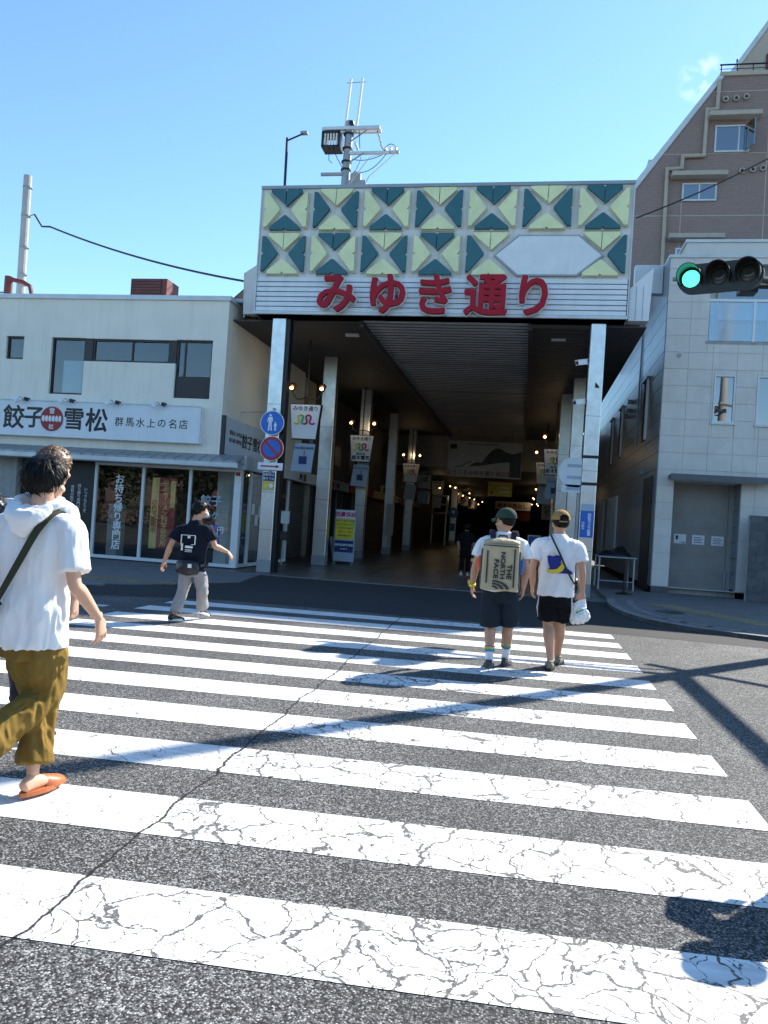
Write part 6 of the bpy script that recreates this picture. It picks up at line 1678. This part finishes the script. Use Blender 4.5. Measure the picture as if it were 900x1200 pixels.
MB().tube([V(-.05,-.15,1.37),V(-.04,-.14,1.43),V(.04,-.14,1.43),V(.05,-.15,1.37)], .013, 8).build('grab_handle', CHAR, bp)
mb = MB(); loft(mb, [(V(-.215,-.22,1.06),.03,.05),(V(-.23,-.22,1.13),.036,.055),(V(-.22,-.22,1.20),.02,.035)], (0,1,0), 14, 4, .5); fuse(mb, 'orange_pouch', mat('orange cloth', (.65,.10,.015), .6), bp, .006, 2, folds(.006,14,3))
mb = MB(); loft(mb, [(V(.212,-.22,1.05),.02,.035),(V(.216,-.22,1.18),.024,.035)], (0,1,0), 14, 4, .5); fuse(mb, 'water_bottle', M['blue'], bp, .006, 2)

# ---- E: man in the tan cap with the plastic bag
ex_, ey_ = .375, 8.76
def V(x, y, z): return Vector((ex_+x, ey_+y, z))
Ep = person('person', (ex_,ey_,0), 'man in tan cap and printed white shirt with black shorts holding a plastic bag')
HE = Rz(18) @ Rx(2); he = V(.005,.02,1.625)
mb = MB(); head(mb, he, HE, 1.08); loft(mb, [(V(0,-.01,1.38),.088,.078),(V(0,.0,1.47),.068,.068),(V(0,.01,1.55),.062,.062)], (0,1,0))
shR, elR, wrR = V(.215,0,1.375), V(.268,-.03,1.10), V(.285,.03,.865); shL, elL, wrL = V(-.215,0,1.375), V(-.265,-.03,1.10), V(-.255,.05,.895)
arm(mb, shR, elR, wrR, 1.12); arm(mb, shL, elL, wrL, 1.12)
hand(mb, wrR, (.08,.05,-1), (-.2,1,0), (-1,.2,0), 1.05, 1.05); hand(mb, wrL, (0,.15,-1), (1,.2,0), (0,1,0), .6, 1.05)
hipR, knR, anR = V(.09,0,.86), V(.075,.12,.48), V(.075,.27,.10); hipL, knL, anL = V(-.09,0,.86), V(-.055,.04,.475), V(-.01,-.10,.085)
leg(mb, hipR, knR, anR, 1.2); leg(mb, hipL, knL, anL, 1.2)
loft(mb, [(V(0,0,.85),.13,.09),(V(0,0,1.1),.15,.10),(V(0,0,1.37),.16,.08)], (0,1,0))
fuse(mb, 'body', SKIN, Ep, .008, 3)
torso_shirt(V, WHITE, Ep, (0,0,.80), 1.39, (0,.0,1.485), (shR,shL), (elR,elL), .212, .66, 33, slr=.088)
shorts(V, BLKSH, Ep, (0,0,.90), ((hipR,knR,.86),(hipL,knL,.86)), .178, 7, r0=.108, r1=.115)
for s_ in (-1,1):
    MB().tube([V(s_*.172,-.02,.80),V(s_*.190,-.02,.66),V(s_*(.178 if s_ > 0 else .166),0.03,.55)], .009, 6).build('side_stripe', SOLEW, Ep)
for hl, to in ((V(-.02,-.19,0),V(-.015,.085,.0)),(V(.075,.20,0),V(.125,.46,0))): shoe(Ep, hl, to, RUBY, M['black'], .052, .095)
hair(Ep, he, HE, HAIRB, 1.075, .008, 500, .022, .1, 37)
cap(Ep, he, HE, TANCAP, 0, 1.11, gap=True)
# the printed motif on the back: a blue shape with a yellow crescent
def bk(x, z): 
    return V(x, -.128+.012*abs(x)*2, z)
def backprint(poly, m, name, off):
    mb = MB(); n_ = len(poly)
    pts = [bk(x, z)-Vector((0,off,0)) for x, z in poly]
    mb.prism(pts, (0,-.003,0)); return mb.build(name, m, Ep)
backprint([(-.118,1.235),(-.100,1.250),(-.06,1.240),(-.02,1.255),(.020,1.250),(.035,1.215),(.030,1.175),(.045,1.140),(.090,1.125),(.125,1.105),(.160,1.085),(.165,1.055),(.10,1.060),(.02,1.060),(-.06,1.062),(-.104,1.075),(-.085,1.12),(-.105,1.17)], TBLUE, 'blue_print', .008)
backprint([(-.115,1.065),(-.108,1.095),(-.05,1.095),(.0,1.110),(.030,1.145),(.046,1.195),(.056,1.175),(.058,1.225),(.066,1.165),(.072,1.12),(.050,1.085),(.01,1.062),(-.05,1.056)], TYEL, 'yellow_print', .014)
backprint([(-.055,1.262),(-.048,1.285),(-.040,1.268),(-.028,1.274),(-.032,1.258)], TYEL, 'yellow_print', .008)
slg = thing('sling_strap', tuple(V(.1,-.1,1.0)), 'thin black sling strap running across the printed shirt down to the right', 'strap')
ribbon([V(-.085,.06,1.47),V(-.090,-.03,1.475),V(-.065,-.112,1.42),V(.01,-.150,1.28),V(.09,-.150,1.12),V(.165,-.115,.99),V(.215,-.02,.93),V(.20,.09,.96)], .020, .004, lambda p: Vector(((p.x-ex_), (p.y-ey_)*2.4, max(0,(p.z-1.42)*6))), NYLON, 'strap', slg)
mb = MB(); loft(mb, [(V(.205,.07,1.00),.03,.06),(V(.21,.09,.92),.04,.075),(V(.205,.09,.84),.03,.06)], (0,1,0), 16, 4, .5); fuse(mb, 'pouch', NYLON, slg, .008, 2)
pb = thing('plastic_bag', tuple(V(.29,.05,.60)), 'crumpled white plastic bag with green print hanging from the tan capped man\'s hand', 'bag')
mb = MB(); q = wrR + Vector((.008,.015,-.10))
loft(mb, [(q+Vector((0,0,.02)),.020,.014),(q+Vector((-.01,0,-.03)),.040,.03),(q+Vector((-.025,0,-.10)),.085,.055),(q+Vector((-.02,0,-.18)),.105,.07),(q+Vector((-.01,0,-.23)),.075,.05)], (0,1,0), 24, 5, .3)
fuse(mb, 'bag_body', PLASTICBAG, pb, .007, 1, folds(.026, 13, 9, (1,1,.7), .6))
qq = q+Vector((-.02,-.075,-.12))
for i,(a,b_) in enumerate((((-.045,-.02),(-.015,.005)),((-.01,.0),(.012,.022)),((.015,.015),(.035,.03)))):
    MB().prism([qq+Vector((a[0],0,a[1])), qq+Vector((b_[0],0,b_[1]-.008)), qq+Vector((b_[0],0,b_[1]+.012)), qq+Vector((a[0],0,a[1]+.018))], (0,-.003,0)).build('green_print', M['green'], pb)

# ---- C: man in navy at the far side
cx_, cy_ = -4.32, 9.66
def V(x, y, z): return Vector((cx_+x, cy_+y, z))
Cp = person('person', (cx_,cy_,0), 'man in printed navy shirt and grey trousers with a waist bag striding by the shop')
HC = Rz(-42) @ Rx(-2); hcC = V(.055,.05,1.505)
mb = MB(); head(mb, hcC, HC, 1.0); loft(mb, [(V(0,.0,1.26),.08,.07),(V(.02,.02,1.36),.062,.062),(V(.04,.04,1.44),.058,.058)], (0,1,0))
shR, elR, wrR = V(.195,.02,1.25), V(.285,.05,1.03), V(.395,.22,.955); shL, elL, wrL = V(-.20,.0,1.235), V(-.285,-.07,1.0), V(-.365,-.06,.79)
arm(mb, shR, elR, wrR, 1.05); arm(mb, shL, elL, wrL, 1.05)
hand(mb, wrR, (.5,.4,-.6), (-.6,.2,-.6), (.2,1,0), .6); hand(mb, wrL, (-.35,.05,-1), (.9,0,-.3), (0,1,0), .5)
loft(mb, [(V(0,0,.85),.12,.085),(V(0,0,1.05),.14,.09),(V(0,.0,1.24),.15,.075)], (0,1,0))
hipL, knL, anL = V(-.075,0,.80), V(-.105,.03,.43), V(-.150,-.10,.10); hipR, knR, anR = V(.085,0,.80), V(.125,.10,.44), V(.06,.30,.16)
leg(mb, hipR, knR, anR, 1.0); leg(mb, hipL, knL, anL, 1.0)
fuse(mb, 'body', SKIN, Cp, .008, 3)
torso_shirt(V, NAVY, Cp, (0,0,.68), 1.25, (.015,.01,1.355), (shR,shL), (elR,elL), .195, .66, 41, slr=.082)
mb = MB(); loft(mb, [(V(0,0,.62),.15,.11),(V(0,0,.72),.14,.10),(V(0,0,.82),.13,.09)], (0,1,0), 22, 4, .2)
for hp, kn, an in ((hipR,knR,anR),(hipL,knL,anL)): loft(mb, [(hp+Vector((0,0,-.02)),.075,.085),(hp.lerp(kn,.5),.088,.098),(kn,.076,.084),(kn.lerp(an,.5),.074,.082),(kn.lerp(an,.93),.078,.088)], (0,1,.2), 20, 5, .03)
fuse(mb, 'trousers', GREYP, Cp, .008, 2, folds(.013, 6, 8, (1.2,1.2,.8)))
shoe(Cp, V(-.205,-.16,.01), V(-.105,.10,.0), M['black'], SOLEW, .048, .08); shoe(Cp, V(.03,.24,.10), V(.10,.48,.02), M['black'], SOLEW, .048, .08)
hair(Cp, hcC, HC, HAIRB, 1.02, .016, 800, .035, .2, 44)
mk = MB(); ellip(mk, hcC + HC @ Vector((0,.068,-.068)), (.056,.05,.046), HC); mk.build('face_mask', M['ltblue'], Cp, smooth=True)
yb = -.128
def cp(x0,x1,z0,z1,m=None,nm='white_print'): return B(cx_+x0,cx_+x1,cy_+yb-.012,cy_+yb+.006,z0,z1).build(nm, m or SOLEW, Cp)
cp(-.115,.085,1.150,1.158); cp(-.115,-.107,1.02,1.150); cp(.077,.085,1.03,1.150); cp(-.02,.012,1.115,1.145); cp(-.105,-.085,.95,1.04); cp(-.05,.05,.985,1.015); cp(-.05,.04,.955,.965); cp(-.05,.045,.935,.942); cp(.03,.085,1.03,1.037)
wb = thing('waist_bag', tuple(V(0,-.15,.72)), 'dark waist bag with a white patch worn on the navy shirted man\'s lower back', 'bag')
mb = MB(); loft(mb, [(V(-.15,-.135,.735),.08,.03),(V(-.05,-.165,.73),.10,.055),(V(.06,-.165,.73),.10,.055),(V(.15,-.13,.735),.08,.03)], (0,1,0), 20, 5, .5); fuse(mb, 'bag_body', NYLON, wb, .008, 2, folds(.006,8,5))
ribbon([V(.17,-.11,.76),V(.205,0,.78),V(.17,.12,.78),V(0,.145,.78),V(-.17,.12,.78),V(-.205,0,.78),V(-.17,-.11,.76)], .035, .004, lambda p: Vector((p.x-cx_,(p.y-cy_)*1.6,0)), NYLON, 'belt', wb)
B(cx_+.045,cx_+.095,cy_-.229,cy_-.219,.735,.785).build('white_patch', SOLEW, wb)

# ---- F: dark figure walking deep in the arcade
fx_, fy_ = -1.72, 23.4
def V(x, y, z): return Vector((fx_+x, fy_+y, .02+z))
Fp = person('person', (fx_,fy_,.02), 'person all in black with pale shoes walking away inside the dark arcade')
HF = Rz(5); hf = V(0,.02,1.47)
mb = MB(); head(mb, hf, HF, .98); loft(mb, [(V(0,.0,1.25),.08,.07),(V(0,.01,1.40),.055,.055)], (0,1,0))
shR, elR, wrR = V(.17,0,1.25), V(.23,-.02,1.0), V(.23,.08,.80); shL, elL, wrL = V(-.17,0,1.25), V(-.23,-.03,1.0), V(-.22,.02,.78)
arm(mb, shR, elR, wrR); arm(mb, shL, elL, wrL); hand(mb, wrR, (0,.2,-1), (-1,0,0), (0,1,0), .6); hand(mb, wrL, (0,.2,-1), (1,0,0), (0,1,0), .6)
hipR, knR, anR = V(.085,0,.80), V(.09,.10,.45), V(.09,.12,.10); hipL, knL, anL = V(-.085,0,.80), V(-.09,.03,.45), V(-.09,-.12,.12)
leg(mb, hipR, knR, anR); leg(mb, hipL, knL, anL); loft(mb, [(V(0,0,.8),.12,.085),(V(0,0,1.24),.15,.075)], (0,1,0))
fuse(mb, 'body', SKIN, Fp, .010, 3)
torso_shirt(V, BLKSH, Fp, (0,0,.70), 1.25, (0,.0,1.36), (shR,shL), (elR,elL), .18, .9, 51, slr=.07)
mb = MB(); loft(mb, [(V(0,0,.60),.14,.11),(V(0,0,.80),.13,.09)], (0,1,0), 22, 4, .2)
for hp, kn, an in ((hipR,knR,anR),(hipL,knL,anL)): loft(mb, [(hp,.075,.085),(hp.lerp(kn,.5),.09,.095),(kn,.075,.08),(kn.lerp(an,.9),.07,.08)], (0,1,.2), 18, 4, .03)
fuse(mb, 'trousers', BLKSH, Fp, .010, 2, folds(.010, 6, 8))
shoe(Fp, V(.09,.05,0), V(.10,.30,0), SOLEW, SOLEW); shoe(Fp, V(-.09,-.18,.02), V(-.09,.08,0), SOLEW, SOLEW)
hair(Fp, hf, HF, HAIRB, 1.02, .018, 500, .06, .1, 54)

# ---- G: a companion standing just right of the frame, whose shadow falls into it
gx_, gy_ = 1.99, 4.40
def V(x, y, z): return Vector((gx_+x, gy_+y, z))
Gp = person('person', (gx_,gy_,0), 'person in sun hat standing right of the picture with raised phone')
HG = Rz(20); hg = V(-.01,.02,1.59)
mb = MB(); head(mb, hg, HG, 1.0); loft(mb, [(V(0,.0,1.30),.08,.07),(V(0,.01,1.52),.055,.055)], (0,1,0))
shR, elR, wrR = V(.19,0,1.31), V(.36,.10,1.12), V(.12,.26,1.33); shL, elL, wrL = V(-.19,0,1.31), V(-.40,.08,1.17), V(-.10,.26,1.33)
arm(mb, shR, elR, wrR); arm(mb, shL, elL, wrL); hand(mb, wrR, (-.5,.3,.8), (-.6,.5,0), (0,0,1), .7); hand(mb, wrL, (.5,.3,.8), (.6,.5,0), (0,0,1), .7)
hipR, knR, anR = V(.09,0,.84), V(.10,.03,.47), V(.10,0,.09); hipL, knL, anL = V(-.09,0,.84), V(-.10,.03,.47), V(-.11,0,.09)
leg(mb, hipR, knR, anR); leg(mb, hipL, knL, anL); loft(mb, [(V(0,0,.82),.12,.085),(V(0,0,1.3),.15,.075)], (0,1,0))
fuse(mb, 'body', SKIN2, Gp, .010, 3)
torso_shirt(V, mat('sand linen', (.42,.36,.27), .8), Gp, (0,0,.74), 1.31, (0,.0,1.42), (shR,shL), (elR,elL), .20, .75, 61)
mb = MB(); loft(mb, [(V(0,0,.64),.15,.11),(V(0,0,.84),.14,.10)], (0,1,0), 22, 4, .2)
for hp, kn, an in ((hipR,knR,anR),(hipL,knL,anL)): loft(mb, [(hp,.085,.095),(kn,.08,.09),(kn.lerp(an,.95),.075,.085)], (0,1,.2), 18, 4, .03)
fuse(mb, 'trousers', NAVY, Gp, .010, 2, folds(.010, 6, 18))
shoe(Gp, V(.10,-.08,0), V(.12,.18,0), M['black'], SOLEW); shoe(Gp, V(-.11,-.08,0), V(-.13,.18,0), M['black'], SOLEW)
MB().lathe(hg + Vector((0,0,-.005)), [(.095,.0),(.145,-.02),(.148,-.016),(.10,.012),(.094,.075),(.06,.105),(0,.112)], 28).build('sun_hat', BAGT, Gp, smooth=True)
ph = thing('phone', tuple(V(.01,.36,1.40)), 'black phone held up by the person standing right of the picture', 'phone')
MB().bbox(gx_-.04,gx_+.04,gy_+.33,gy_+.338,1.33,1.49,.003).build('phone_body', M['black'], ph)
